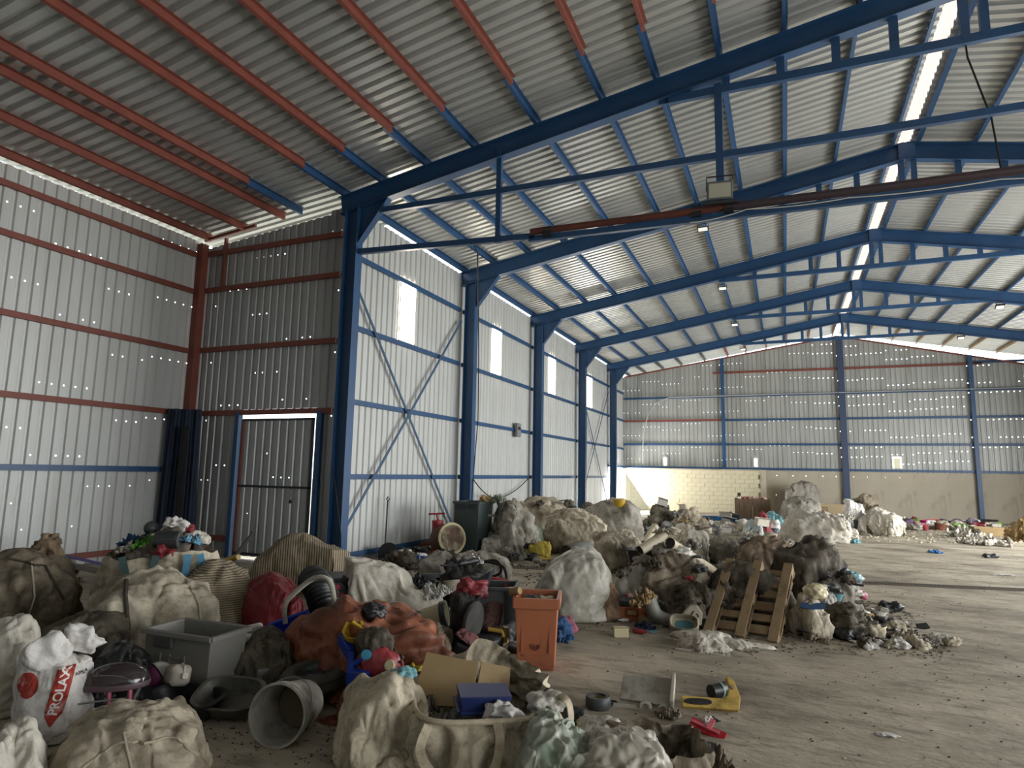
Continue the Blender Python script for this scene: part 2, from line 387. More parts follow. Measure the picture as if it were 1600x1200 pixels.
def cloth_mesh(name, w_, d_, h_, seed, m, n=70, fold=1.0, hem=.25):
    """loose cloth lying in folds: two skins joined at an irregular edge"""
    r = np.linspace(0, 1, n//2); th = np.linspace(0, 2*np.pi, n*2, endpoint=False); Rr, TH = np.meshgrid(r, th, indexing='ij')
    e = 1+hem*pn(np.stack([np.cos(TH)*1.6, np.sin(TH)*1.6, TH*0], -1).reshape(-1, 3), seed).reshape(TH.shape)*2
    x = np.cos(TH)*Rr*e*w_/2; y = np.sin(TH)*Rr*e*d_/2
    P = np.stack([x, y, x*0], -1).reshape(-1, 3); Wp = P+.06*pn3(P*4, seed)
    z = (1-Rr.ravel()**3)*.45+.8*(.5-np.abs(pn(Wp*np.array([5, 5, 1])/max(.4, w_), seed+1)))*fold+.4*(.5-np.abs(pn(Wp*12/max(.4, w_), seed+2)))*fold
    z = np.maximum(z, .02)*h_*(1-Rr.ravel()**6*.8)
    top = np.stack([x.ravel(), y.ravel(), z+.006], -1).reshape(n//2, -1, 3)
    bot = top.copy(); bot[..., 2] = 0.001
    return grid_mesh(name, np.concatenate([top, bot[::-1]], 0), m)
def cloth(name, label, cat, b, m, group=None, form='rag', fold=.04, **kw):
    SEED[0] += 1; fold = min(fold, .045)
    o = link(name, form_mesh(name, form, b[3], b[4], b[5], SEED[0], m, fold=fold, crease=.02, fr=4, **kw), None, b[:3], (0, 0, b[6])); return tag(o, label, cat, group)

# ---------------------------------------------------------------- fabric shapes: a few short cloth simulations give the base forms
from mathutils import noise as mnoise
def fabric_forms():
    fm = bpy.data.meshes.new('f'); fm.from_pydata([(-5, -5, 0), (5, -5, 0), (5, 5, 0), (-5, 5, 0)], [], [(0, 1, 2, 3)])
    fo = bpy.data.objects.new('f', fm); COL.objects.link(fo); fo.modifiers.new('c', 'COLLISION'); fo.collision.thickness_outer = .01
    def run(o, frames, press=0, shrink=-.3, bend=.05, air=3, mass=.2):
        m = o.modifiers.new('cl', 'CLOTH'); s = m.settings
        s.quality = 5; s.mass = mass; s.tension_stiffness = 12; s.compression_stiffness = 12; s.shear_stiffness = 3; s.bending_stiffness = bend
        s.air_damping = air; s.shrink_min = shrink
        if press: s.use_pressure = True; s.uniform_pressure_force = press
        m.collision_settings.distance_min = .009; m.point_cache.frame_start = 1; m.point_cache.frame_end = frames
        for f in range(1, frames+1): scene.frame_set(f)
        e = o.evaluated_get(bpy.context.evaluated_depsgraph_get()); r = bpy.data.meshes.new_from_object(e)
        V = np.empty(len(r.vertices)*3); r.vertices.foreach_get('co', V); V = V.reshape(-1, 3)
        Fc = np.array([p.vertices[:] for p in r.polygons]); bpy.data.objects.remove(o)
        return V, Fc
    def stuffed(seed, dims, press, frames=28, n=32, **k):
        bm = bmesh.new(); bmesh.ops.create_cube(bm, size=1); bmesh.ops.subdivide_edges(bm, edges=bm.edges, cuts=n, use_grid_fill=True)
        for v in bm.verts:
            v.co = Vector((v.co.x*dims[0], v.co.y*dims[1], (v.co.z+.5)*dims[2]+.02))
            v.co += mnoise.noise_vector(v.co*2+Vector((seed, 0, 0)))*.09+mnoise.noise_vector(v.co*7+Vector((seed, 0, 0)))*.035
        me = bpy.data.meshes.new('c'); bm.to_mesh(me); bm.free(); o = bpy.data.objects.new('c', me); COL.objects.link(o)
        return run(o, frames, press, **k)
    def drape(seed, objs, size=2.2, n=64, frames=34, wave=0):
        ks = []
        for kind, loc, sz, rot in objs:
            bm = bmesh.new()
            if kind == 'box': bmesh.ops.create_cube(bm, size=1)
            else: bmesh.ops.create_icosphere(bm, subdivisions=2, radius=.5)
            me = bpy.data.meshes.new('k'); bm.to_mesh(me); bm.free(); o = bpy.data.objects.new('k', me); COL.objects.link(o)
            o.location = loc; o.scale = sz; o.rotation_euler = (.2*rot, .15, rot); o.modifiers.new('c', 'COLLISION'); o.collision.thickness_outer = .015; ks.append(o)
        bm = bmesh.new(); bmesh.ops.create_grid(bm, x_segments=n, y_segments=n, size=size/2)
        for v in bm.verts:
            x, y = v.co.x, v.co.y; v.co.z = (1.0 if objs else .25)+mnoise.noise(Vector((x*2.5+seed, y*2.5, 0)))*(.12+wave)+mnoise.noise(Vector((x*7+seed, y*7, 3)))*(.05+wave*.5)
            v.co.x *= .84-wave; v.co.y *= .84-wave*.6
        me = bpy.data.meshes.new('c'); bm.to_mesh(me); bm.free(); o = bpy.data.objects.new('c', me); COL.objects.link(o)
        r = run(o, frames, 0, -.14, .05, 1, .3)
        for k in ks: bpy.data.objects.remove(k)
        return r
    F_ = {}
    F_['bag'] = stuffed(1, (1.1, 1, .9), 2.0)
    F_['bag2'] = stuffed(9.7, (1.0, .9, 1.0), 2.4, shrink=-.26)
    F_['low'] = stuffed(5, (1.1, 1, .8), .9, 26)
    F_['sack'] = stuffed(2, (.6, .5, .95), 3.2, 22)
    F_['drape'] = drape(1, [('s', (0, 0, .3), (.9, .7, .7), 0), ('box', (.4, .2, .25), (.4, .5, .5), .5), ('s', (-.45, -.1, .2), (.5, .6, .5), 0)])
    F_['drape2'] = drape(2, [('box', (-.3, .1, .3), (.5, .5, .6), .3), ('s', (.3, -.1, .15), (.7, .5, .4), 0), ('s', (0, .35, .3), (.4, .4, .5), 0)], 2.0)
    F_['heap'] = drape(7, [('box', (0, 0, .25), (.35, .3, .5), .3), ('s', (.4, -.1, .15), (.35, .35, .3), 0), ('box', (-.35, .1, .12), (.3, .3, .25), .8), ('s', (-.1, .4, .2), (.35, .3, .4), 0), ('s', (.1, -.42, .1), (.3, .3, .2), 0)], 1.9, wave=.1)
    F_['rag'] = drape(11, [], 1.3, 56, 26, wave=.3)
    bpy.data.objects.remove(fo); scene.frame_set(1)
    for k, (V, Fc) in F_.items():
        F_[k] = (np.nan_to_num(V), Fc)
    return F_
FORMS = fabric_forms()

# ================================================================ THE SETTING
SL, SR, XR, ZR, ZE = .166, .20, 10.07, 8.56, 6.876      # roof slopes, ridge, eaves (top of rafters)
YB = 23.3
def zroof(x):                                            # top of the rafters = underside of the purlins
    if x < -.1: return 6.86+.10*(x+.1)
    return ZE+SL*(x+.08) if x < XR else ZR-SR*(x-XR)
fl = MB().add([(-3.9, -14, 0), (18.8, -14, 0), (18.8, 23.6, 0), (-3.9, 23.6, 0)], [(0, 1, 2, 3)])
link('floor', fl.mesh('floor', floor_material()))['kind'] = 'structure'
gm = mat('outside_ground', '#a8a294', .95, col2='#8f897b', nscale=.6)
MB().add([(-70, -60, -.06), (90, -60, -.06), (90, 90, -.06), (-70, 90, -.06)], [(0, 1, 2, 3)]).build('outside_ground', gm, kind='structure')

# --- trapezoidal sheets: five ribs to the metre, with real punched holes
PROF = [(0, 0), (.12, 0), (.14, 1), (.18, 1), (.2, 0)]
def sheet_mesh(name, z0l, z1l, m, z1r=None, z0r=None, holes=(), depth=.028, wdt=1.0, hs=.012, gap=.0):
    """sheet in x (width) and z (height), ribs towards +y; holes = [(rib, z)]"""
    z1r = z1l if z1r is None else z1r; z0r = z0l if z0r is None else z0r
    xs = []; n = int(round(wdt/.2)); ribs = {r for r, z in holes}
    for i in range(n):
        b = i*.2; xs.append((b, 0, None))
        if i in ribs: xs += [(b+.06-hs, 0, i), (b+.06+hs, 0, None)]
        xs += [(b+.12, 0, None), (b+.14, 1, None), (b+.18, 1, None)]
    xs.append((n*.2, 0, None))
    hz = sorted({z for r, z in holes}); rows = [0.0]; rk = [None]
    H1 = max(z1l, z1r)-z0l
    zz = []
    for z in hz:
        if z-hs > z0l+.02 and z+hs < min(z1l, z1r)-.02: zz.append(z)
    lv = [('b', None)]
    for z in zz: lv += [(z-hs, z), (z+hs, None)]
    lv.append(('t', None))
    V = []; Fc = []; nx = len(xs)
    for a, k in lv:
        for x, dd, _ in xs:
            u = x/(n*.2); zb = z0l+(z0r-z0l)*u; zt = z1l+(z1r-z1l)*u
            z = zb if a == 'b' else zt if a == 't' else a
            V.append((x*(wdt/(n*.2)), dd*depth, z))
    hset = set((r, z) for r, z in holes)
    for j in range(len(lv)-1):
        for i in range(nx-1):
            if lv[j][1] is not None and xs[i][2] is not None and (xs[i][2], lv[j][1]) in hset: continue
            Fc.append((j*nx+i, j*nx+i+1, (j+1)*nx+i+1, (j+1)*nx+i))
    return np_mesh(name, V, Fc, m, smooth=False)
def roof_sheet(name, x0, x1, m):
    """one metre of roof between x0 and x1, ribs running along x, pans below"""
    dz = .125; xs = [x0, x1]; V = []; Fc = []
    n = 5; ys = []
    for i in range(n): ys += [(i*.2, 0), (i*.2+.10, 0), (i*.2+.125, 1), (i*.2+.175, 1)]
    ys += [(1.0, 0), (1.05, -.05)]
    for x in xs:
        for y, k in ys: V.append((x, y, zroof(x if x != x1 else x1-1e-6)+dz+k*.052))
    k = len(ys); Fc = [(i, i+1, k+i+1, k+i) for i in range(k-1)]
    return np_mesh(name, V, Fc, m, smooth=False)
ceiling = empty('ceiling', kind='structure')
sa = roof_sheet('roof_sheet', -4.1, -.1, M_ROOF); sb = roof_sheet('roof_sheet', -.1, 9.98, M_ROOF); sc_ = roof_sheet('roof_sheet', 10.2, 18.9, M_ROOF)
for k in range(37):
    y = -12.4+k
    if y < 1.2: link('roof_sheet', sa, ceiling, (0, y, 0))
    link('roof_sheet', sb, ceiling, (0, y, 0)); link('roof_sheet', sc_, ceiling, (0, y, 0))
# purlins
PX = [.02, .85, 1.8, 2.76, 3.93, 5.05, 5.93, 6.88, 7.8, 8.79, 9.86]
def purlin(x, y0, y1, m, w_=.05, h_=.115):
    z = zroof(x); sl = SL if x < XR else -SR
    if x < -.1: sl = .1
    o = (x, y0, z); mb = MB(o); rot = Matrix.Rotation(-math.atan(sl), 3, 'Y')
    c = Vector((x, (y0+y1)/2, z+.06))
    mb.box(c, (.006, y1-y0, h_), rot); mb.box(c+rot@Vector((.5*w_, 0, h_/2)), (w_, y1-y0, .006), rot)
    mb.box(c+rot@Vector((-.5*w_, 0, -h_/2)), (w_, y1-y0, .006), rot); mb.box(c+rot@Vector((-w_, 0, -h_/2+.01)), (.006, y1-y0, .02), rot)
    mb.build('purlin', m, ceiling, loc=o)
for x in PX:
    red = x < 9
    purlin(x+.05, -12, -1.24, M_RED); purlin(x, -1.42, 21.35, M_BLUE)
    purlin(x+.05, 21.2, 24.5, M_RED if x > 5 else M_DARK)
for x in [10.32, 11.28, 12.33, 13.3, 14.3, 15.3, 16.3, 17.3, 18.4]:
    purlin(x+.05, -12, -1.24, M_RED); purlin(x, -1.42, 21.35, M_BLUE); purlin(x+.05, 21.2, 24.5, mat('tan_primer', '#a5825a', .7))
for x, yj in [(-1.1, -1.33), (-1.58, None), (-2.6, None), (-3.58, None)]:
    if yj: purlin(x, -12, yj, M_RED); purlin(x-.04, yj-.15, .12, M_BLUE)
    else: purlin(x, -12, .12, M_RED)
# ridge strip of translucent sheet
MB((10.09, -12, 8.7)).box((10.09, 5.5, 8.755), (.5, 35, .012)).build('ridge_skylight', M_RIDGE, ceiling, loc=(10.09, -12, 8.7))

def girt(parent, a, b, m, w_=.05, h_=.1):
    mb = MB(a); mb.bar(a, b, w_, h_); mb.build('girt', m, parent, loc=a)
def random_holes(rng, heights, miss=.15, ribs=5):
    return [(r, z) for z in heights for r in range(ribs) if rng.random() > miss]
# --- left wall of the hall (x = 0): sheets outside the girts, a window high in every bay, doorway in the last bay
wl = empty('wall_left', (0, 0, 0), kind='structure')
WINY = [(2.05, 2.8), (6.9, 7.7), (11.75, 12.6), (16.55, 17.45)]
WINY = [(2.1, 2.75), (6.95, 7.6), (11.8, 12.5), (16.65, 17.4)]
G = [5.918, 4.51, 3.064, 1.635, .174]
x0 = -.08
def left_sheet(y0, y1, z0, z1):
    n = (y1-y0); me = sheet_mesh('wall_sheet', z0, z1, M_WALL, wdt=round(n/.2)*.2 if n >= .2 else .2)
    o = link('wall_sheet', me, wl, (x0, y0, 0), (0, 0, R(90))); o.scale = (n/(max(1, round(n/.2))*.2), 1, 1)
y = .1
edges = [.1]
for a, b in WINY:
    seg = edges[-1]
    edges += [a, b]
edges.append(20.25)
for i in range(0, len(edges)-1):
    a, b = edges[i], edges[i+1]
    if i % 2 == 0:
        n = max(1, round(b-a)); st = (b-a)/n
        for k in range(n): left_sheet(a+k*st, a+(k+1)*st, -.04, 6.86)
    else:
        left_sheet(a, b, -.04, 4.52); left_sheet(a, b, 5.95, 6.86)
for k in range(3): left_sheet(20.25+k*1.03, 20.25+(k+1)*1.03, 2.1, 6.86)
for k in range(5):
    a, b = k*5, min(k*5+5, YB)
    for g in G:
        if k == 4 and g < 2: continue
        girt(wl, (-.04, a+.1, g-.05), (-.04, b-.1, g-.05), M_BLUE)
girt(wl, (-.04, 20.1, 2.1), (-.04, YB-.1, 2.1), M_BLUE)
for i, (a, b) in enumerate(WINY):
    o = empty('window_%d' % (i+1), (0, a, 4.5), kind='structure')
    MB().box((-.075, (b-a)/2, .735), (.006, b-a, 1.43)).build('pane', M_PANE, o)
    f = MB()
    for yy in (.012, b-a-.012): f.box((-.06, yy, .735), (.02, .024, 1.43))
    for zz in (.03, 1.44): f.box((-.06, (b-a)/2, zz), (.02, b-a, .024))
    f.build('window_frame', mat('pale_frame', '#c9c4b4', .6), o)
# --- back wall
wb = empty('wall_back', (0, YB, 0), kind='structure')
rng = random.Random(4)
def ztop_back(x): return 6.76+.1518*(x-.12) if x < 10 else 8.26-.235*(x-10)
for k in range(19):
    a = -.1+k; b = a+1; off = rng.uniform(0, 1.17); hz = [round(2.25+off+j*1.17, 3) for j in range(5)]
    if k == 10: hz = [h+.02 for h in hz]
    hs = random_holes(rng, hz, .12 if k < 9 else .05)
    if k > 8: hz2 = [h+.42 for h in hz]; hs += random_holes(rng, hz2[::2], .25)
    me = sheet_mesh('wall_sheet', 2.0, ztop_back(a), M_BACK, z1r=ztop_back(b), holes=hs, hs=.014 if k < 9 else .021)
    link('wall_sheet', me, wb, (a, .03, 0))
for x, z0, red in [(4.89, 2.1, 0), (10.09, 0, 0), (15.05, 0, 0)]:
    w_ = .26 if x == 10.09 else .16
    MB((x, 0, z0)).box((x, -.14, (z0+ztop_back(x))/2), (w_, .14, ztop_back(x)-z0)).build('wall_post', M_BLUE if x != 10.09 else mat('deep_blue_paint', '#33435f', .5), wb, loc=(x, 0, z0))
girt(wb, (4.45, -.04, 6.77), (15.5, -.04, 6.72), M_RED)
for zz in (5.6, 4.43, 3.25, 2.1): girt(wb, (0, -.04, zz), (18.6, -.04, zz), M_BLUE if zz != 4.43 else M_BLUE)
girt(wb, (0.0, -.045, 4.44), (4.8, -.045, 4.44), M_RED)
girt(wb, (15.2, -.04, 6.78), (18.5, -.04, 6.78), M_BLUE)
girt(wb, (.0, -.05, ztop_back(0)), (10, -.05, ztop_back(10)), M_RED, .05, .07); girt(wb, (10, -.05, ztop_back(10)), (18.6, -.05, ztop_back(18.6)), M_RED, .05, .07)
# cut-outs in the back wall sheets are shown by small framed openings of light
for i, x in enumerate((2.05, 6.3, 12.12)):
    o = empty('window_%d' % (i+5), (x, YB, 2.2), kind='structure')
    wd, hh = (.2, .42) if i < 2 else (.3, .48)
    MB().box((0, -.02, hh/2), (wd, .012, hh)).build('pane', mat('small_lit_pane', '#ffffff', .5, emit='#ffffff', es=1.6) if i != 2 else mat('grimy_pane', '#b7b49a', .5, emit='#c8c4a8', es=.5), o)
    f = MB()
    for s in (-1, 1): f.box((s*wd/2, -.03, hh/2), (.05, .02, hh))
    f.box((0, -.03, hh), (wd+.05, .02, .06)); f.build('window_frame', mat('bright_frame', '#ffffff', .5, emit='#ffffff', es=1.5) if i == 2 else M_WALL, o)  # frame of the last window carries its own glow, put into the material
# concrete panels under the sheets, with the tie holes that let daylight through
cw = empty('wall_back_concrete', (0, YB, 0), kind='structure')
def conc_panel(x0, x1, z1, holes):
    xs = [x0]; 
    for hx, hz in sorted(holes): xs += [hx-.02, hx+.02]
    xs.append(x1); zs = [0]
    for hz in sorted({h[1] for h in holes}): zs += [hz-.02, hz+.02]
    zs.append(z1); V = []; Fc = []; nx, nz = len(xs), len(zs)
    hset = {(round(hx-.02, 4), round(hz-.02, 4)) for hx, hz in holes}
    for yy in (0, .16):
        for z in zs:
            for x in xs: V.append((x-x0, yy, z))
    for s in (0, 1):
        for j in range(nz-1):
            for i in range(nx-1):
                b = s*nx*nz; q = (b+j*nx+i, b+j*nx+i+1, b+(j+1)*nx+i+1, b+(j+1)*nx+i)
                if (round(xs[i], 4), round(zs[j], 4)) in hset: continue
                Fc.append(q)
    n = nx*nz
    Fc += [(0, n, n+nx*(nz-1), nx*(nz-1)), (nx-1, n+nx-1, n+n-1, n-1), (nx*(nz-1), n-1, 2*n-1, n+nx*(nz-1))]
    link('concrete_panel', np_mesh('concrete_panel', V, Fc, M_CONC, smooth=False), cw, (x0, -.02 if rng.random() > .5 else -.012, 0))
xx = 6.35
while xx < 18.6:
    hl = []
    if xx < 12:
        for hx in (xx+.3, xx+.85): hl.append((round(hx, 3), 1.8))
        if xx < 7.4: hl += [(round(xx+.32, 3), 1.3), (round(xx+.8, 3), .9)]
    conc_panel(xx, xx+1.25, 2.02, hl); xx += 1.25
# thicker painted block wall in the left corner
bw = empty('wall_back_block', (0.3, 22.75, 0), kind='structure')
bmh = MB().box((0, 0, 0), (.395, .2, .195)).mesh('block', M_BLOCK, bevel=.004)
for r in range(10):
    for c in range(16 if r % 2 else 15):
        x = .2+c*.4-(0 if r % 2 == 0 else .2)
        o = link('block', bmh, bw, (x+.1, (rng.random()-.5)*.01, .1+r*.2))
MB().box((3.1, .05, 1.0), (6.14, .16, 1.98)).build('mortar', mat('mortar', '#aca48c', .95), bw)
MB().box((6.33, .06, 1.01), (.24, .42, 2.06)).build('wall_end', M_CONC, bw)
MB().box((.02, .05, 1.01), (.26, .34, 2.04)).build('wall_end', M_BLOCK, bw)
MB().box((3.1, .0, 2.03), (6.3, .26, .04)).build('wall_cap', M_CONC, bw)
# --- lower bay on the left: its long wall and the wall with the door
wa = empty('wall_side_bay', (-3.75, 0, 0), kind='structure')
for k in range(13):
    y0 = -.9-k if k else -.9
    off = rng.uniform(.1, 1.1); hz = [round(.5+off+j*1.2, 3) for j in range(5)]
    hs = random_holes(rng, hz, .2) if k < 7 else []
    me = sheet_mesh('wall_sheet', -.04, 6.5, M_WALL, holes=hs, hs=.013)
    link('wall_sheet', me, wa, (-.05, y0, 0), (0, 0, R(90)))
for zz, m in [(6.216, M_RED), (5.42, M_RED), (4.147, M_RED), (2.855, M_RED), (1.709, M_BLUE), (.2, M_RED)]:
    girt(wa, (.0, -12.5, zz-.05), (.0, 0, zz-.05), m)
wd = empty('wall_door_side', (0, .1, 0), kind='structure')
DX0, DX1, DZ = -2.28, -.47, 2.70
def ztd(x): return 6.50+.095*(x+3.72)
for a, b, z0 in [(-3.72, -3.0, -.04), (-3.0, -2.32, -.04), (-2.32, -1.4, 2.86), (-1.4, -.43, 2.86), (-.43, .0, -.04)]:
    off = rng.uniform(.2, 1.1); hz = [round(.9+off+j*1.2, 3) for j in range(5)]
    n = max(1, round((b-a)/.2)); hs = [(r, z) for z in hz for r in range(n) if rng.random() > .3]
    top = -.15 if a < -.5 else -.08
    me = sheet_mesh('wall_sheet', z0, ztd(a)+top, M_GREY, z1r=ztd(b)+top, holes=hs, hs=.013, wdt=b-a)
    link('wall_sheet', me, wd, (a, .03, 0))
for zz in (6.2, 5.4, 4.12, 2.80): girt(wd, (-3.7, -.02, zz), (-.1, -.02, zz), M_RED)
girt(wd, (-3.7, -.02, .35), (DX0-.12, -.02, .35), M_RED); girt(wd, (-3.7, -.03, ztd(-3.7)+.02), (-2.3, -.03, ztd(-2.3)+.03), M_RED, .05, .06)
girt(wd, (-3.1, -.02, 5.4), (-3.1, -.02, 6.5), M_RED, .05, .06)
for x in (DX0-.1, DX1+.1): MB((x, 0, 0)).box((x, -.02, 1.4), (.1, .09, 2.8)).build('door_post', M_BLUE, wd, loc=(x, 0, 0))
# corner post
MB((-3.66, .0, 0)).box((-3.66, .0, 3.2), (.16, .16, 6.4)).build('corner_post', M_RED, kind='structure', loc=(-3.66, .0, 0))
# the door itself
dr = empty('door_1', (DX0+.02, .07, .05), kind='structure')
me = sheet_mesh('door_sheet', 0, DZ-.08, M_GREY, wdt=1.8, holes=[(4, 1.5), (5, 1.5), (6, 1.5), (3, 1.95), (1, .8)], hs=.012); o = link('door_sheet', me, dr, (.03, .02, 0)); o.scale = (.96, 1, 1)
for zz in (.05, 1.32, DZ-.1): MB().box((.9, 0, zz), (1.76, .03, .04)).build('door_rail', M_DARK, dr)
for x in (.03, 1.76): MB().box((x, 0, DZ/2-.05), (.04, .03, DZ-.1)).build('door_stile', M_RED if x < 1 else M_DARK, dr)
ch = MB(); 
for k in range(6): ch.tube([(1.35+.012*math.cos(a), -.03+.006*(k % 2), 1.28-.035*k+.02*math.sin(a)) for a in [i*math.pi/4 for i in range(8)]], .005, 5, closed=True)
ch.box((1.35, -.03, 1.06), (.05, .02, .06)); ch.build('door_chain', M_DARK, dr)
# --- right wall (outside the frame): posts, head sheets, open bays; wall behind the camera
wr = empty('wall_right', (18.6, 0, 0), kind='structure')
for k in range(7):
    y = -12+k*5; MB((0, y, 0)).box((0, y+.1, 3.3), (.3, .2, 6.6)).build('wall_post', M_BLUE, wr, loc=(0, y, 0))
hm = sheet_mesh('wall_sheet', 4.6, 6.72, M_WALL)
for k in range(36): link('wall_sheet', hm, wr, (.18, -12.4+k, 0), (0, 0, R(90)))
hm = sheet_mesh('wall_sheet', .05, 4.6, M_WALL)
for k in list(range(9, 15))+list(range(29, 36)): link('wall_sheet', hm, wr, (.18, -12.4+k, 0), (0, 0, R(90)))
wf = empty('wall_front', (0, -12.6, 0), kind='structure')
for k in range(22):
    x = -3.8+k; link('wall_sheet', sheet_mesh('wall_sheet', .05, zroof(x)+.1, M_WALL, z1r=zroof(x+1)+.1), wf, (x, 0, 0))

# ================================================================ STEEL FRAMES
def ibeam(mb, a, b, depth, fw, side=(0, 1, 0), tf=.014, tw=.01):
    """I-section along a-b; depth in the plane normal to side"""
    a = Vector(a); b = Vector(b); s = Vector(side).normalized(); d = (b-a).normalized(); n = s.cross(d).normalized()
    for k in (-1, 1): mb.bar(a+n*k*depth/2, b+n*k*depth/2, fw, tf, up=n)
    mb.bar(a, b, tw, depth, up=n)
FL = ['nearest blue steel roof frame, with two crane beams hung under it', 'blue steel roof frame, second one back, whose knee stands behind the green bin',
      'blue steel roof frame in the middle, third of five going back', 'blue steel roof frame beside the last high window, fourth one back', 'blue steel roof frame farthest back, next to the rear wall']
def frame(k):
    y = k*5.0; t = empty('steel_frame', (0, y, 0), label=FL[k], cat='roof frame', group='blue steel roof frames')
    for s in (0, 1):
        xc = .23 if s == 0 else 18.27; zt = 6.66 if s == 0 else 6.66
        c = MB(); ibeam(c, (xc, 0, 0), (xc, 0, zt), .28, .2); c.build('column', M_BLUE, t)
        MB().box((xc, 0, .01), (.4, .32, .02)).build('base_plate', M_BLUE, t)
        xe, sl = (-.08, SL) if s == 0 else (18.6, -SR)
        a = Vector((xe, 0, (ZE if s == 0 else ZR-SR*(18.6-XR))-.17)); b = Vector((XR, 0, ZR-.17))
        r = MB(); ibeam(r, a, b, .34, .18); r.build('rafter', M_BLUE, t)
        kx = (.38, 1.02) if s == 0 else (18.12, 17.48); zz = zroof(kx[1])-.33
        g = MB(); g.prism([(kx[0], 0, 5.92), (kx[1], 0, zz), (kx[1], 0, zz+.2), (kx[0], 0, zz)], (0, 1, 0), .012)
        g.bar((kx[0], 0, 5.92), (kx[1], 0, zz), .14, .012, up=(0, 0, 1)); g.bar((kx[0]-.28*(1 if s == 0 else -1), 0, zz-.12), (kx[0]+.02, 0, zz-.12), .18, .014)
        g.build('knee_brace', M_BLUE, t)
    cz = 7.52
    MB().bar((6.1, 0, cz), (14.0, 0, cz), .08, .12).build('bottom_chord', M_BLUE, t)
    for x in (6.2, 13.9): MB().box((x, 0, cz+.06), (.5, .02, .2)).build('gusset_plate', M_BLUE, t)
    for x in (6.96, 7.72, 8.45, 9.17, 10.95, 11.7, 12.45, 13.2):
        z1 = zroof(x)-.3; w_ = .11
        MB().box((x, 0, (cz+z1)/2), (w_, .07, z1-cz)).build('strut', M_BLUE, t)
    for x in (9.98, 10.2): MB().box((x, 0, (cz+ZR-.2)/2), (.1, .09, ZR-.2-cz)).build('king_post', M_BLUE, t)
    MB().box((10.09, 0, ZR-.17), (.3, .15, .34)).build('ridge_plate', M_BLUE, t)
    for x in PX[1:-1:1]: MB().box((x-.045, 0, zroof(x)+.05), (.012, .1, .1)).build('purlin_cleat', M_DARK, t)
    return t
fr = [frame(k) for k in range(5)]
# the crane beams hung under the nearest frame
f0 = fr[0]
MB().bar((.85, .0, 6.50), (18, .0, 6.42), .08, .10).build('upper_beam', M_BLUE, f0)
MB().bar((.38, .0, 5.76), (3.9, .0, 5.60), .08, .10).build('lower_beam', M_BLUE, f0)
MB().bar((3.8, .0, 5.56), (18, .0, 5.36), .08, .09).build('lower_beam', M_BLUE, f0)
MB().tube([(3.85, -.06, 5.66), (6.9, -.06, 5.63)], .055, 10).build('rusty_pipe', mat('rust_brown', '#6b3a2c', .8, col2='#4a2c28', nscale=2), f0, label='rusty brown pipe clamped along the beam')
MB().tube([(6.9, -.06, 5.63), (18, -.06, 5.52)], .06, 10).build('dark_pipe', mat('dark_brown_paint', '#37303a', .7, col2='#3f2d2d', nscale=1.5), f0, label='dark brown pipe along the beam')
MB().box((3.23, -.0, 6.42), (.09, .07, 1.7)).build('hanger', M_BLUE, f0)
MB().box((6.84, -.0, 6.65), (.11, .09, 1.95)).build('hanger', M_BLUE, f0)
for x in (4.15, 6.5, 6.95): 
    MB().box((x, -.08, 5.62), (.14, .06, .16)).build('clamp', M_DARK, f0)
# cross bracing of two bays
def brace(y0, label):
    t = empty('cross_brace', (0, y0, 0), label=label, cat='wall brace', group='crossed braces on the left wall')
    for a, b in (((.02, .25, 5.5), (.02, 4.75, .35)), ((.05, 4.8, 5.55), (.05, .2, .35))):
        for s in (-.02, .02):
            q = MB(); q.bar(Vector(a)+Vector((0, s, 0)), Vector(b)+Vector((0, s, 0)), .035, .012, up=(1, 0, 0)); q.build('angle_bar', mat('brace_paint', '#33506b', .5), t)
    MB().box((.04, 2.5, 2.95), (.01, .16, .16)).build('cross_plate', M_BLUE, t)
brace(0, 'crossed steel braces on the left wall between the two nearest columns')
brace(15, 'crossed steel braces far along the left wall, below the last high window')

# ================================================================ LAMPS AND WIRING
def floodlight(x, y, z, s, label, group=None, drop=.08, on=False):
    t = empty('floodlight', (x, y, z), label=label, cat='floodlight', group=group)
    MB().box((0, 0, 0), (s, s*.25, s*.72)).build('housing', M_BLACK if s < .3 else mat('grey_cast', '#5f6163', .5, .3), t, bevel=.01)
    MB().box((0, -s*.13, 0), (s*.84, .01, s*.55)).build('lamp_glass', mat('lamp_glass', '#d9d9cc', .25, emit='#fbfbf0', es=.6) if s < .3 else mat('lamp_glass_unlit', '#a9a896', .2), t)
    MB().tube([(-s/2, 0, 0), (-s*.5, 0, s*.5+drop), (s*.5, 0, s*.5+drop), (s/2, 0, 0)], .012, 6).build('bracket', M_DARK, t)
    return t
t = floodlight(6.84, -.2, 5.84, .36, 'large square grey floodlight on the post above the crane beam', drop=.02)
t.rotation_euler = (R(18), 0, R(8))
MB().box((0, -.02, -.17), (.5, .2, .04)).build('lower_shelf', M_DARK, t)
for k, lb in enumerate(('small white floodlight under the second roof frame, lit end of the truss', 'small white floodlight under the middle roof frame', 'small black floodlight under the fourth roof frame', 'small black floodlight under the frame farthest back')):
    t = floodlight(6.05, 5+5*k, 7.28, .24, lb, 'small floodlights on the left ends of the trusses'); t.rotation_euler = (R(35), 0, 0); t.scale = (1, 1, .6)
for k, lb in ((3, 'small floodlight on the right end of the fourth truss'), (4, 'small floodlight on the right end of the farthest truss')):
    t = floodlight(14.1, 5*k, 7.28, .24, lb, 'small floodlights on the right ends of the trusses'); t.rotation_euler = (R(60), 0, 0)
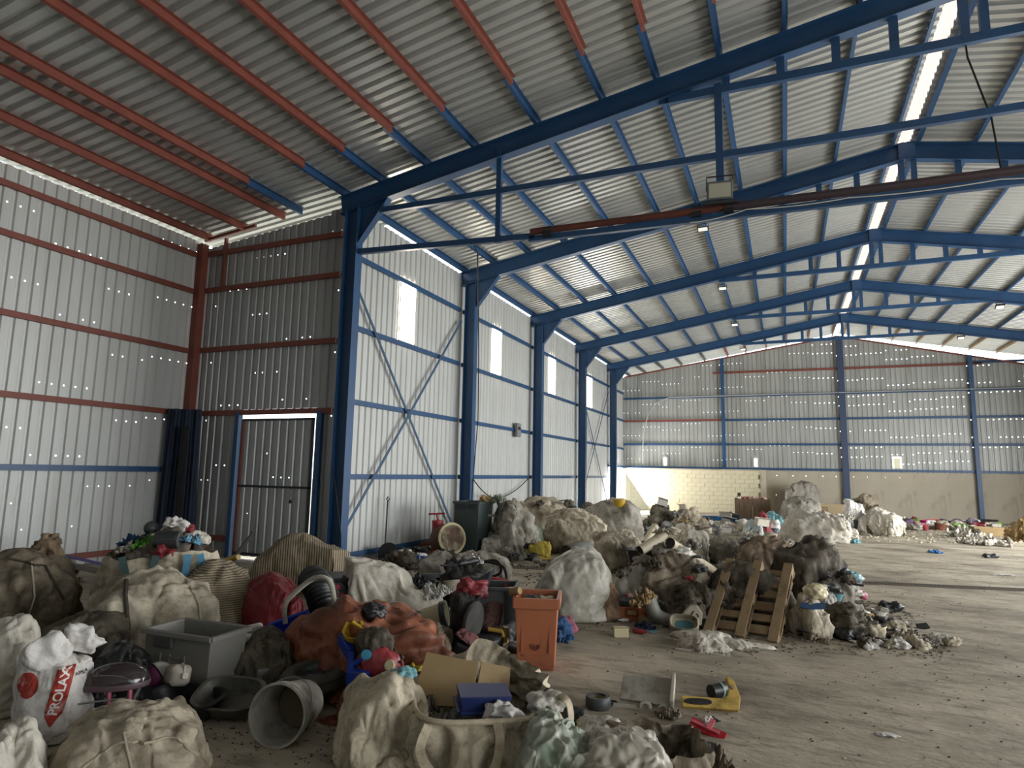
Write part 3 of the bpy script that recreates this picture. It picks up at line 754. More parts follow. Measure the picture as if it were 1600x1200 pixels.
def cable(name, label, pts, r, m, cat='cable', sag=0, **kw):
    P = []
    for i in range(len(pts)-1):
        a, b = Vector(pts[i]), Vector(pts[i+1])
        for k in range(10): u = k/10; P.append(a.lerp(b, u)-Vector((0, 0, sag*4*u*(1-u))))
    P.append(Vector(pts[-1])); o = P[0].copy()
    return MB(o).tube(P, r, 6).build(name, m, loc=o, smooth=True, label=label, cat=cat, **kw)
cable('cable', 'black cable hanging down from the crane beam beside the second column', [(2.75, .05, 5.62), (2.70, .3, 5.55), (.62, 4.7, 4.6), (.62, 4.75, 3), (.5, 4.8, 1.5), (.46, 4.8, .2)], .012, M_RUB)
cable('cable', 'black cable drooping along the wall between the second and third columns', [(.45, 4.9, 1.55), (.05, 7.3, .98), (.05, 9.8, 1.6)], .014, M_RUB, sag=.12)
cable('cable', 'black cable down the foot of the nearest column', [(.18, -.15, 1.7), (.3, -.16, 1.2), (.42, -.15, .6), (.45, -.15, .05)], .012, M_RUB)
cable('cable', 'thin black cable hanging from the near frame down to the crane beam', [(9.95, .0, 8.0), (10.0, .05, 7.3), (10.2, .05, 6.4), (10.25, .02, 5.6)], .012, M_RUB)
cable('cable', 'thin white cable running under the crane beam from the floodlight', [(6.4, -.08, 5.46), (7.2, -.08, 5.55), (8.5, -.08, 5.52), (10.2, -.08, 5.5), (12, -.08, 5.4)], .008, mat('white_cable', '#c9c9c0', .5), sag=.03)
cable('conduit', 'thin pale conduit curving up the rear wall and along its girt', [(0.952,23.1,2.253), (0.998,23.1,3.704), (1.234,23.1,4.678), (1.661,23.1,5.322), (2.304,23.1,5.598), (6.949,23.1,5.607), (16.841,23.1,5.609)], .02, mat('grey_conduit', '#b9b9b2', .4), cat='conduit')
t = empty('switch_box', (0.03,8.71,3.01), label='small grey switch box on the left wall between the second and third columns', cat='switch box')
MB().box((.03, 0, 0), (.08, .3, .42)).build('box_body', mat('grey_box', '#77797a', .5), t, bevel=.01); MB().box((.075, 0, .05), (.01, .2, .1)).build('lid', M_DARK, t)
# floor drain running across the hall
A = Vector((1.712,1.399,-0.0)); Bv = Vector((11.406,3.665,0.0)); dv = (Bv-A); Ln = dv.length; ang = math.atan2(dv.y, dv.x)
t = empty('drain_grate', (A.x, A.y, .0), ang, label='narrow rusty drain grate running across the floor', cat='drain grate')
for s in (-1, 1): MB().box((Ln/2, s*.13, .006), (Ln, .02, .012)).build('rail', mat('rusty_steel', '#5d5347', .8), t)
MB().box((Ln/2, 0, .002), (Ln, .24, .003)).build('channel', mat('dark_channel', '#1c1a17', .9), t)
gb = MB().box((0, 0, .007), (.03, .25, .01)).mesh('grate_bar', MATS['rusty_steel'])
for k in range(int(Ln/.062)): link('grate_bar', gb, t, (.04+k*.062, 0, 0))

# ================================================================ THE HEAPS
B_BEIGE = bagmat('beige_woven', '#bfb5a0', '#665b47'); B_CREAM = bagmat('cream_woven', '#cac4b6', '#877c68', .5, .78)
B_BROWN = bagmat('brown_grimy_woven', '#8f8370', '#403729', .4, .65); B_GREY = bagmat('grey_woven', '#9a958a', '#55503f', .45, .7)
B_WHITE = bagmat('white_woven', '#d2cec8', '#8d857a', .55, .8); B_DARK = bagmat('dark_grimy_woven', '#5e5648', '#2a261f', .4, .62)
B_TAN = bagmat('tan_sacking', '#a98e62', '#5d4a32', .45, .72); B_TRANS = bagmat('milky_plastic', '#b9b5aa', '#6f6a5c', .45, .75, rough=.4)
B_GREEN = bagmat('greenish_plastic', '#98a08c', '#5d6054', .45, .7, rough=.4); B_ORANGE = bagmat('orange_tarpaulin', '#94593f', '#432a20', .4, .66, rough=.55)
B_RED = bagmat('red_cloth', '#76242a', '#451a1e', .5, .8, rough=.5); B_YEL = bagmat('yellow_sack', '#c4b04e', '#8d7c3a', .5, .8)
B_STR = bagmat('striped_woven', '#a69a82', '#6d614c', .5, .8, stripes=('Z', .022, '#5d5240', .6))
B_STR2 = bagmat('striped_mat', '#a3967e', '#6d614c', .5, .8, stripes=('X', .032, '#5a4f3d', .55))
B_STR3 = bagmat('lined_woven', '#a89c86', '#6d614c', .5, .8, stripes=('X', .09, '#857962', .8))
B_PINKBR = bagmat('reddish_brown_sack', '#7d4a3a', '#3c2a22', .45, .7)
def plastic(name, c, rough=.4, d=None): return mat(name, c, rough, dirt=d or '#4a4338', dscale=5, dlo=.58, dhi=.8)
P_RED = plastic('red_plastic', '#93343a'); P_BLUE = plastic('blue_plastic', '#2d4a80'); P_YEL = plastic('yellow_plastic', '#b8972f')
P_WHITE = plastic('white_plastic', '#cfccc2'); P_GREY = plastic('grey_plastic', '#7d7e7c', .45); P_ORG = plastic('orange_plastic', '#a8613a', .4)
P_GRN = plastic('green_plastic', '#6c8f45'); P_PINK = plastic('pink_plastic', '#ad5068'); P_CYAN = plastic('light_blue_plastic', '#6aa3ad')
P_NAVY = plastic('navy_plastic', '#1b2547'); P_DGREY = plastic('dark_grey_plastic', '#3c3e3f', .5); P_CREAM = plastic('cream_plastic', '#c9bf9a')
CARD = mat('cardboard', '#a58d66', .9, col2='#927a55', nscale=3, dirt='#5d4d36', dscale=3, dlo=.6, dhi=.8)
WOOD = mat('pallet_wood', '#96805f', .85, col2='#7a664a', nscale=4, namt=.8, dirt='#3c3024', dscale=5, dlo=.55, dhi=.8, bump=.4, bscale=20, stretch=(1, 1, 4))
METAL = mat('dull_metal', '#8b8984', .4, .7)

G1 = 'bulk bags heaped along the left foreground'
# ---- left foreground
blob('bulk_bag', 'pale beige bag cut off by the bottom left corner of the picture', 'bulk bag', (3.994,-7.322,0.0,0.343,0.6,0.462,1.027), B_CREAM, group=G1, sub=6, crease=.03)
blob('bulk_bag', 'slumped dark beige bag at the bottom edge, in front of the white printed sack', 'bulk bag', (4.211,-6.832,0.0,0.793,1.0,0.412,0.902), bagmat('dull_beige_woven', '#b5aa95', '#5a4f3d', .42, .68), group=G1, sub=6, fold=.06, crease=.035, taper=.3, big=.14, ridge=.03)
blob('bulk_bag', 'crumpled cream bag rising at the left edge behind the white printed sack', 'bulk bag', (2.323,-6.443,0.0,0.518,0.7,0.594,1.046), B_CREAM, group=G1, sub=6, taper=.25, ridge=.03, peak=[(.12, 0, .06, .12)])
blob('bulk_bag', 'large brown grimy bag at the left edge under the corrugated wall', 'bulk bag', (0.181,-5.113,0.0,1.171,1.3,0.84,1.037), B_BROWN, group=G1, sub=6, p=2.4, big=.08, fold=.05)
blob('bulk_bag', 'large sagging beige bag behind the grey bin, tied with a dark strap', 'bulk bag', (2.118,-5.075,0.0,1.094,1.1,0.723,0.891), B_BEIGE, group=G1, sub=6, p=3.2, fold=.045, vert=.4, peak=[(.0, .1, .07, .25), (-.15, 0, .05, .12)])
blob('bulk_bag', 'dark sagging bag between the brown bag and the white printed sack', 'bulk bag', (2.323,-5.858,0.0,0.689,0.9,0.51,0.966), B_DARK, group=G1, sub=5)
blob('bulk_bag', 'beige bag sagging flat beside the foot of the striped bag', 'bulk bag', (1.615,-3.973,0.0,0.628,0.6,0.415,0.824), B_BEIGE, group=G1, sub=5, fold=.06)
blob('striped_bag', 'brown finely striped bag behind the large sagging beige bag', 'striped bag', (1.856,-4.131,0.0,0.855,0.9,0.722,0.818), B_STR, sub=6, p=3.2, fold=.02, crease=.012, big=.06)
blob('striped_mat', 'broad striped raffia mat humped against the door', 'mat', (1.105,-1.931,0.0,1.435,1.2,0.792,0.708), B_STR2, form='drape', sub=6, fold=.02, crease=.012)
def strap(pts, w_, m, parent=None, name='strap', t=.006, n=(0, -1, .3)):
    mb = MB(pts[0] if parent is None else (0, 0, 0))
    for a, b in zip(pts[:-1], pts[1:]):
        d = Vector(b)-Vector(a); mb.bar(Vector(a)-d*.03, Vector(b)+d*.03, w_, t, up=n)
    return mb.build(name, m, parent, loc=pts[0] if parent is None else None)
# overflowing bulk bag
BB = (1.054,-4.167,0.0,1.17,1.1,0.77,0.886)
ob = link('bulk_bag', open_bag_mesh('bulk_bag', BB[3], BB[4], BB[5], 31, B_BEIGE, depth=.2, rim=.06), None, BB[:3], (0, 0, BB[6]))
tag(ob, 'overflowing beige bulk bag with green and blue lifting straps, heaped with coloured rubbish', 'bulk bag', G1)
hw, hd, hh = BB[3]/2, BB[4]/2, BB[5]
S_GRN = mat('green_webbing', '#2f4744', .8); S_BLU = mat('blue_webbing', '#4f86a3', .8)
for x0_, x1_, m in ((-.62, -.42, S_GRN), (-.1, -.18, S_GRN), (.42, .36, S_BLU), (.62, .8, S_BLU)):
    strap([(x0_*hw*1.0, -hd*1.0, hh*1.02), ((x0_+x1_)/2*hw, -hd*1.14, hh*.75), (x1_*hw, -hd*1.2, hh*.35)], .07, m, ob)
blob('rag_bundle', 'grey rubbish mound filling the top of the overflowing bag', 'rag bundle', (BB[0], BB[1], hh*.75, BB[3]*.8, BB[4]*.8, hh*.55, BB[6]), bagmat('mixed_grey_rags', '#7a6f60', '#3a3430', .4, .6), sub=5, fold=.07, taper=.3)

# white printed sack, tied at the neck
WB = (3.155,-6.592,0.0,0.465,0.5,0.557,0.991)
ws = blob('printed_sack', 'white tied sack printed with a red banner and a red disc, left foreground', 'sack', WB, B_WHITE, form='sack', sub=6, p=2.5, fold=.035, crease=.02, taper=.28, big=.08, ridge=.015)
kn = blob_mesh('knot', .2, .12, .16, 5, B_WHITE, sub=4, fold=.12, crease=.05, taper=-.5)
link('knot', kn, ws, (WB[3]*.22, -.02, WB[5]*.93), (0, R(25), 0))
kn2 = blob_mesh('flap', .22, .1, .2, 6, B_WHITE, sub=4, fold=.1, crease=.04)
link('flap', kn2, ws, (-WB[3]*.05, -.1, WB[5]*.84), (0, R(-20), .2))
from mathutils.bvhtree import BVHTree
def project_on(o, me2, off=.004):
    """lay a flat print (x across, z up, in front of the thing) onto the thing's near side"""
    me = o.data; T = BVHTree.FromPolygons([v.co for v in me.vertices], [tuple(p.vertices) for p in me.polygons])
    for v in me2.vertices:
        h = T.ray_cast(Vector((v.co.x, -3, v.co.z)), Vector((0, 1, 0)))
        if h[0] is not None: v.co = h[0]+Vector((0, -off, 0))
def flat_grid(x0, x1, z0, z1, n, f=None):
    V = []; Fc = []
    for j in range(n+1):
        for i in range(n+1):
            x = x0+(x1-x0)*i/n; z = z0+(z1-z0)*j/n
            if f: x, z = f(i/n, j/n)
            V.append((x, -1, z))
    for j in range(n):
        for i in range(n): a = j*(n+1)+i; Fc.append((a, a+1, a+n+2, a+n+1))
    return V, Fc
def text_mesh(txt, size, m, rot=0, loc=(0, 0), sub=2):
    c = bpy.data.curves.new('lettering', 'FONT'); c.body = txt; c.size = size; c.align_x = 'CENTER'; c.align_y = 'CENTER'; c.offset = size*.025
    o = bpy.data.objects.new('lettering', c); me = bpy.data.meshes.new_from_object(o); bpy.data.objects.remove(o)
    bm = bmesh.new(); bm.from_mesh(me); bmesh.ops.triangulate(bm, faces=bm.faces)
    for _ in range(sub): bmesh.ops.subdivide_edges(bm, edges=[e for e in bm.edges if e.calc_length() > size*.12], cuts=1); bmesh.ops.triangulate(bm, faces=bm.faces)
    for v in bm.verts:
        x, y = v.co.x, v.co.y; c_, s_ = math.cos(rot), math.sin(rot)
        v.co = Vector((loc[0]+x*c_-y*s_, -1, loc[1]+x*s_+y*c_))
    bm.to_mesh(me); bm.free(); me.materials.clear(); me.materials.append(m); return me
INKR = mat('faded_red_print', '#a03428', .8, dirt='#c0a69c', dscale=7, dlo=.55, dhi=.75); INKW = mat('white_print', '#ddd5cf', .8); INKG = mat('grey_print', '#55524e', .8); INKB = mat('black_print', '#1c1b1a', .8)
W_, H_ = WB[3], WB[5]
def cord(o, pts, r, m, name='cord', label=None):
    """cord lying on the near side of a bag; pts are (x, z) across its face"""
    me = o.data; T = BVHTree.FromPolygons([v.co for v in me.vertices], [tuple(p.vertices) for p in me.polygons]); Q = []
    for (x0, z0), (x1, z1) in zip(pts[:-1], pts[1:]):
        for k in range(10):
            u = k/10; h = T.ray_cast(Vector((x0+(x1-x0)*u, -3, z0+(z1-z0)*u)), Vector((0, 1, 0)))
            if h[0] is not None: Q.append(h[0]+Vector((0, -r*.6, 0)))
    if len(Q) > 3: MB().tube(Q, r, 6).build(name, m, o, smooth=True, label=label)
DKC = mat('dark_cord', '#3b352b', .9); PLC = mat('pale_seam', '#a39a86', .9)
for o in list(scene.objects):
    if o.name.startswith('bulk_bag') and o.type == 'MESH' and o.get('label'):
        w2_, h2_ = o.dimensions.x/2, o.dimensions.z; lb = o['label']
        if 'tied with a dark strap' in lb: cord(o, [(-w2_*.35, .02), (-w2_*.3, h2_*.45), (-w2_*.42, h2_*.9)], .02, DKC, 'strap', 'dark strap'); cord(o, [(w2_*.35, h2_*.93), (w2_*.62, h2_*.6), (w2_*.72, h2_*.15)], .012, PLC, 'seam')
        elif 'brown grimy' in lb: cord(o, [(-w2_*.2, h2_*.9), (w2_*.3, h2_*.8), (w2_*.62, h2_*.4)], .012, DKC); cord(o, [(w2_*.1, .05), (w2_*.2, h2_*.5), (w2_*.1, h2_*.9)], .008, PLC, 'seam')
        elif 'bottom edge, in front' in lb: cord(o, [(-w2_*.6, h2_*.55), (-w2_*.1, h2_*.8), (w2_*.5, h2_*.72), (w2_*.8, h2_*.4)], .007, PLC, 'seam'); cord(o, [(w2_*.1, h2_*.1), (w2_*.05, h2_*.5), (-w2_*.1, h2_*.92)], .006, PLC, 'seam')
def tip(u, t): # banner that narrows to a point at its foot
    z = H_*(.24+.58*t); wd = .085*min(1, t*5+.05); return W_*(.0+.12*t)+(u-.5)*2*wd*W_/.8, z
V, Fc = flat_grid(0, 1, 0, 1, 24, tip); me = bpy.data.meshes.new('banner'); me.from_pydata(V, [], Fc); me.materials.append(INKR); project_on(ws, me); link('printed_banner', me, ws)
me = text_mesh('PROLAX', H_*.13, INKW, R(78), (W_*.07, H_*.58)); project_on(ws, me, .008); link('printed_lettering', me, ws)
V, Fc = flat_grid(0, 1, 0, 1, 18, lambda u, t: (-W_*.3+W_*.12*t*math.cos(u*6.2832), H_*.66+H_*.13*t*math.sin(u*6.2832))); me = bpy.data.meshes.new('disc'); me.from_pydata(V, [], Fc); me.materials.append(INKR); project_on(ws, me); link('printed_disc', me, ws)
me = text_mesh('KPSA', H_*.05, INKG, 0, (W_*.3, H_*.72)); project_on(ws, me, .006); link('printed_lettering', me, ws)

# grey plastic bin: tapered box with a rolled rim, ribs and a handle recess
def tub_mesh(mb, pts_top, pts_bot, th=.02, rim=.03):
    pass
def box_bin(name, label, cat, loc, rz, w_, d_, h_, taper, m, rimw=.03, group=None, wall=.012, bevel=.006, lip=.03):
    t = empty(name, loc, rz, label, cat, group)
    def ring(k, z): return [(s*w_/2*k, q*d_/2*k, z) for s, q in ((-1, -1), (1, -1), (1, 1), (-1, 1))]
    mb = MB(); b0 = ring(taper, 0); t0 = ring(1, h_); ti = [(x*(1-2*wall/w_), y*(1-2*wall/d_), z) for x, y, z in t0]; bi = [(x*(1-2*wall/w_), y*(1-2*wall/d_), wall) for x, y, z in b0]
    vs = b0+t0+ti+bi; fs = [(3, 2, 1, 0)]
    for i in range(4):
        j = (i+1) % 4; fs += [(i, j, j+4, i+4), (i+4, j+4, j+8, i+8), (i+8, j+8, j+12, i+12)]
    fs.append((12, 13, 14, 15)); mb.add(vs, fs); mb.build('body', m, t, bevel=bevel)
    r = MB()
    for i in range(4):
        j = (i+1) % 4; a, b = Vector(t0[i]), Vector(t0[j]); n = (b-a).normalized().cross(Vector((0, 0, 1)))
        e = (b-a).normalized()*rimw*.5
        r.bar(a+n*rimw/2-e+Vector((0, 0, -lip/2)), b+n*rimw/2+e+Vector((0, 0, -lip/2)), rimw, lip)
    r.build('rim', m, t, bevel=.004)
    return t
G0 = Vector((3.583,-5.766,0.0)); G1v = Vector((2.979,-5.789,0.0)); G2v = Vector((3.553,-5.424,0.0))
gw = (G0-G1v).length; gr = math.atan2((G0-G1v).y, (G0-G1v).x); gd = (G2v-G0).length
gh = (3.273,-5.592,0.0,0.67,0.1,0.48,0.835)[5]
gc = (G1v+G0)/2+Vector((-math.sin(gr), math.cos(gr), 0))*gd/2
gb_ = box_bin('plastic_bin', 'large empty grey square bin with a rolled rim, left foreground', 'bin', (gc.x, gc.y, 0), gr, gw*1.1, gd*1.08, gh, .9, P_GREY if False else plastic('warm_grey_plastic', '#77756e', .5), lip=.035)
mb = MB()
for x in (-.26, -.1, .14): mb.box((x*gw, -gd*.54*.95, gh*.35), (.012, .03, gh*.62))
mb.box((.02*gw, -gd*.54*.96, gh*.62), (.24*gw, .03, .012)); mb.build('moulded_rib', MATS['warm_grey_plastic'], gb_)
MB().box((-.2*gw, -gd*.54-.012, gh*.86), (.3*gw, .03, .1)).build('handle', plastic('darker_grey_plastic', '#4b4a46', .5), gb_, bevel=.006)

# orange wheelie-bin body
o0 = Vector((5.322,-3.973,0.0)); o1 = Vector((5.621,-3.904,0.0)); ow = (o1-o0).length*1.12; orz = math.atan2((o1-o0).y, (o1-o0).x)
oh = (5.481,-3.898,0.0,0.399,0.1,0.597,0.358)[5]*1.04
oc = (o0+o1)/2+Vector((-math.sin(orz), math.cos(orz), 0))*.22
PO = mat('faded_orange_plastic', '#ad6b48', .42, col2='#985c45', nscale=2, dirt='#5e2c1c', dscale=4, dlo=.55, dhi=.8)
ot = box_bin('orange_bin', 'tall orange plastic bin without its lid, standing right of the rubbish', 'bin', (oc.x, oc.y, 0), orz+.06, ow*1.12, .44, oh, .84, PO, lip=.09, rimw=.02)
mb = MB(); yq = -.44/2*.93
mb.box((0, yq-.005, oh*.8), (ow*.7, .012, .012))
for s in (-1, 1): mb.box((s*ow*.36, yq-.002+.006, oh*.52), (.012, .012, oh*.56))
for z in (.2, .13): mb.box((0, yq+.012, oh*z), (ow*.66, .02, .01))
mb.build('panel_ridge', PO, ot)
em = MB(); em.tube([(-.035, yq, oh*.36), (-.03, yq, oh*.31), (0, yq, oh*.28), (.03, yq, oh*.31), (.035, yq, oh*.36)], .006, 6); em.tube([(-.012, yq, oh*.35), (0, yq, oh*.31), (.012, yq, oh*.35)], .005, 6)
em.build('moulded_emblem', mat('dark_orange', '#6a2e1c', .6), ot)
for dx, dy, m, n in ((-.05, .0, P_DGREY, 1), (.08, .03, P_CREAM, 2), (.0, .1, B_PINKBR, 3)):
    blob('crumpled_bag', ('dark bag end in the mouth of the orange bin', 'pale bag end in the mouth of the orange bin', 'reddish rag in the mouth of the orange bin')[n-1], 'rag', (oc.x+dx, oc.y+dy, oh-.16, .17, .17, .15, .3*n), m, sub=4, fold=.08)

# red bag, draped cream sheet, box with the red fan, black ducting
blob('red_bag', 'dark red canvas bag between the striped bag and the black ducting', 'bag', (2.485,-3.959,0.0,0.563,0.6,0.611,0.744), B_RED, sub=6, form='bag2', seed=400, fold=.02, crease=.015)
blob('red_cloth', 'pointed red cloth hanging beside the black ducting', 'cloth', (2.839,-3.966,0.0,0.266,0.25,0.386,0.709), B_RED, sub=5, taper=.6, fold=.05)
CR = (3.141,-3.134,0.0,1.47,1.2,0.665,0.609)
blob('draped_sheet', 'long cream woven sheet draped over the boxes behind the orange tarpaulin', 'sheet', (3.597,-3.209,0.0,1.267,1.0,0.734,0.565), B_CREAM, form='drape2', spin=.0, seed=200, sub=6, lean=(-.1, .1), fold=.03, crease=.015)
blob('draped_sheet', 'dull beige sheet end lying over the ducting, left of the fan box', 'sheet', (1.269,-1.536,0.0,0.711,0.8,0.305,0.67), B_BEIGE, sub=5, fold=.03, taper=.4)
FB = (2.913,-3.339,0.0,0.418,0.5,0.547,0.649)
fb = empty('fan_box', FB[:3], FB[6], 'black box with a red three-bladed fan in its side, behind the orange tarpaulin', 'fan')
MB().box((0, 0, FB[5]/2), (FB[3], FB[4], FB[5])).build('case', M_BLACK, fb, bevel=.01)
MB().lathe([(0, 0), (.09, 0), (.1, .012), (.1, .03), (.085, .03)], 20, M=Matrix.Rotation(R(90), 3, 'X'), c=(-FB[3]*.1, -FB[4]/2, FB[5]*.74)).build('shroud', P_DGREY, fb, smooth=True)
fm = MB()
for a in (90, 215, 325):
    fm.prism([(-FB[3]*.1+.055*math.cos(R(a))+.028*math.cos(R(a)+k), -FB[4]/2-.035, FB[5]*.74+.055*math.sin(R(a))+.028*math.sin(R(a)+k)) for k in [i*R(45) for i in range(8)]], (0, 1, 0), .006)
fm.build('blade', plastic('fan_red', '#c04048'), fb); MB().lathe([(0, 0), (.016, 0), (.014, .02), (0, .024)], 12, M=Matrix.Rotation(R(90), 3, 'X'), c=(-FB[3]*.1, -FB[4]/2-.03, FB[5]*.74)).build('hub', mat('pale_hub', '#e8c8c0', .4), fb)
def corrugated(name, label, pts, r, m, pitch=.03, amp=.12, n=20, cat='hose', parent=None, **kw):
    P = [Vector(p) for p in pts]; Q = []
    for i in range(len(P)-1):                    # Catmull-Rom
        p0, p1, p2, p3 = P[max(i-1, 0)], P[i], P[i+1], P[min(i+2, len(P)-1)]
        k = max(3, int((p2-p1).length/(pitch/4)))
        for j in range(k):
            t = j/k; Q.append(.5*((2*p1)+(p2-p0)*t+(2*p0-5*p1+4*p2-p3)*t*t+(3*p1-p0-3*p2+p3)*t**3))
    Q.append(P[-1]); rr = []; d = 0
    for i, q in enumerate(Q):
        if i: d += (q-Q[i-1]).length
        rr.append(r*(1+amp*math.sin(d/pitch*2*math.pi)) if amp else r)
    o = Q[0].copy() if parent is None else Vector((0, 0, 0)); x = MB(o).tube(Q, rr, n).build(name, m, parent, smooth=not amp or n > 12, loc=None if parent else o)
    if parent is None: tag(x, label, cat, **kw)
    return x
yd = (3.326,-4.123,0.0)[1]
corrugated('corrugated_duct', 'thick black corrugated duct bending over behind the orange tarpaulin', [(3.826,-4.55,0.157), (3.72,-4.5,0.301), (3.582,-4.45,0.459), (3.431,-4.35,0.58), (3.167,-4.15,0.631)], .135, mat('black_rubber_duct', '#101214', .38), .042, .1, 28, cat='duct')
corrugated('grey_hose', 'thin pale corrugated hose arching over the black duct', [(3.348,-4.7,0.33), (3.316,-4.68,0.491), (3.407,-4.66,0.609), (3.586,-4.64,0.74), (3.76,-4.66,0.745), (3.863,-4.7,0.628), (3.901,-4.72,0.408)], .022, mat('pale_hose', '#a5a193', .5), .014, .12, 12)

# orange tarpaulin heaped with toys
OT = (4.313,-4.88,0.0,1.383,1.25,0.647,0.616)
blob('orange_tarpaulin', 'large crumpled orange tarpaulin spread over rubbish, centre left', 'tarpaulin', OT, B_ORANGE, form='drape', spin=2.4, sub=6, fold=.08, crease=.07, ridge=.06, fr=5, vert=1)
blob('orange_tarpaulin', 'hanging lower corner of the orange tarpaulin, left of the open bulk bag', 'tarpaulin', (4.696,-5.404,0.0,0.55,0.5,0.368,0.614), B_ORANGE, form='drape2', sub=6, fold=.05, crease=.03, vert=.6)

def drop(x, y, r=.0):
    h = scene.ray_cast(DG[0], Vector((x, y, 1.45)), Vector((0, 0, -1)), distance=1.5)
    return h[1].z if h[0] else 0
DG = [None]
def upd(): bpy.context.view_layer.update(); DG[0] = bpy.context.evaluated_depsgraph_get()
# ================================================================ SMALL THINGS: one of each kind, then copies
upd()
KIT = {}
def kit(kind, m):
    """mesh of a small discarded thing, about its real size, standing or lying on z = 0"""
    k = (kind, m.name)
    if k in KIT: return KIT[k]
    mb = MB(); sm = True
    if kind == 'bottle':
        mb.lathe([(0, 0), (.032, 0), (.036, .01), (.036, .13), (.03, .16), (.013, .19), (.013, .205), (.016, .207), (.016, .23), (0, .23)], 14, M=Matrix.Rotation(R(88), 3, 'X'), c=(0, .1, .036))
    elif kind == 'jug':
        mb.lathe([(0, 0), (.07, 0), (.08, .02), (.08, .16), (.05, .2), (.022, .22), (.022, .25), (0, .25)], 16, sq=5, M=Matrix.Rotation(R(80), 3, 'X') , c=(0, .1, .08)); mb.tube([(.0, .0, .15), (0, -.02, .185), (0, -.09, .18), (0, -.12, .12)], .012, 6)
    elif kind == 'can':
        mb.lathe([(.03, 0), (.034, .005), (.034, .1), (.03, .112), (.028, .108), (0, .106)], 16, M=Matrix.Rotation(R(90), 3, 'X'), c=(0, .05, .034))
    elif kind == 'tub':
        mb.lathe([(0, .004), (.07, 0), (.1, .11), (.112, .112), (.112, .122), (.096, .12), (.067, .012), (0, .014)], 20)
    elif kind == 'tube':
        mb.tube([(-.2, 0, .025), (-.05, .01, .03), (.1, -.01, .03), (.22, .02, .025)], .02, 8)
    elif kind == 'board':
        mb.prism([(-.16, -.09, .012), (.14, -.1, .012), (.17, .05, .012), (.03, .1, .012), (-.15, .08, .012)], (0, .12, 1), .014); sm = False
    elif kind == 'carton':
        mb.box((0, 0, .06), (.2, .14, .12)); mb.prism([(-.1, -.07, .12), (.1, -.07, .12), (.1, -.12, .15), (-.1, -.12, .15)], (0, .5, 1), .004); sm = False
    elif kind == 'shoe':
        prof = [(-.13, .0, .035), (-.12, .0, .05), (-.06, 0, .045), (.0, 0, .038), (.06, 0, .042), (.12, 0, .03), (.135, 0, .012)]
        mb.tube([(a, 0, c+.005) for a, b, c in prof], [.03, .036, .034, .032, .04, .036, .012], 10); mb.lathe([(.03, .03), (.034, .09), (.028, .09), (.024, .04)], 12, c=(-.08, 0, 0))
    elif kind == 'ball':
        mb.lathe([(.05*math.sin(R(a)), .05-.05*math.cos(R(a))) for a in range(0, 181, 20)], 16)
    elif kind == 'wheel':
        mb.lathe([(.02, 0), (.05, 0), (.07, .01), (.09, 0), (.1, .015), (.1, .035), (.09, .05), (.07, .04), (.05, .045), (.02, .04), (.02, 0)], 22)
    elif kind == 'handle':
        mb.tube([(-.12, 0, .02), (-.1, .05, .03), (0, .07, .03), (.1, .05, .03), (.12, 0, .02)], .014, 8); mb.tube([(-.14, 0, .02), (.14, 0, .02)], .012, 8)
    elif kind in ('rag', 'crumpled_bag', 'wrap'):
        n = sum(ord(c) for c in m.name) % 50
        if kind == 'wrap': KIT[k] = blob_mesh(kind, .3, .24, .15, n, m, sub=4, fold=.16, crease=.08, fr=2.6, vert=1, p=2.2); return KIT[k]
        if kind == 'rag':
            V, Fc = FORMS['rag']; KIT[k] = form_mesh(kind, 'rag', .38, .3, .14, n, m, fold=.08, crease=.05); return KIT[k]
        KIT[k] = blob_mesh(kind, .26, .22, .18, n+3, m, sub=4, fold=.13, crease=.07, fr=2.4, vert=.8, p=2.4); return KIT[k]
    KIT[k] = mb.mesh(kind, m, smooth=sm); return KIT[k]
def put(kind, m, xyz, rz=0, s=1, tilt=(0, 0), label=None, cat=None, group=None, name=None):
    o = link(name or kind, kit(kind, m), None, xyz, (tilt[0], tilt[1], rz)); o.scale = (s, s, s) if not isinstance(s, tuple) else s
    return tag(o, label, cat, group)
CATS = {'bottle': 'bottle', 'jug': 'jug', 'can': 'can', 'tub': 'tub', 'tube': 'tube', 'board': 'board', 'carton': 'carton', 'shoe': 'shoe', 'ball': 'ball', 'wheel': 'wheel',
        'handle': 'handle frame', 'rag': 'rag', 'crumpled_bag': 'crumpled bag', 'wrap': 'plastic wrap'}
WORD = {'bottle': 'plastic bottle', 'jug': 'plastic jug', 'can': 'can', 'tub': 'plastic tub', 'tube': 'bent tube', 'board': 'broken board', 'carton': 'small carton', 'shoe': 'old shoe',
        'ball': 'small ball', 'wheel': 'small wheel', 'handle': 'handle frame', 'rag': 'crumpled rag', 'crumpled_bag': 'crumpled bag', 'wrap': 'plastic scrap'}
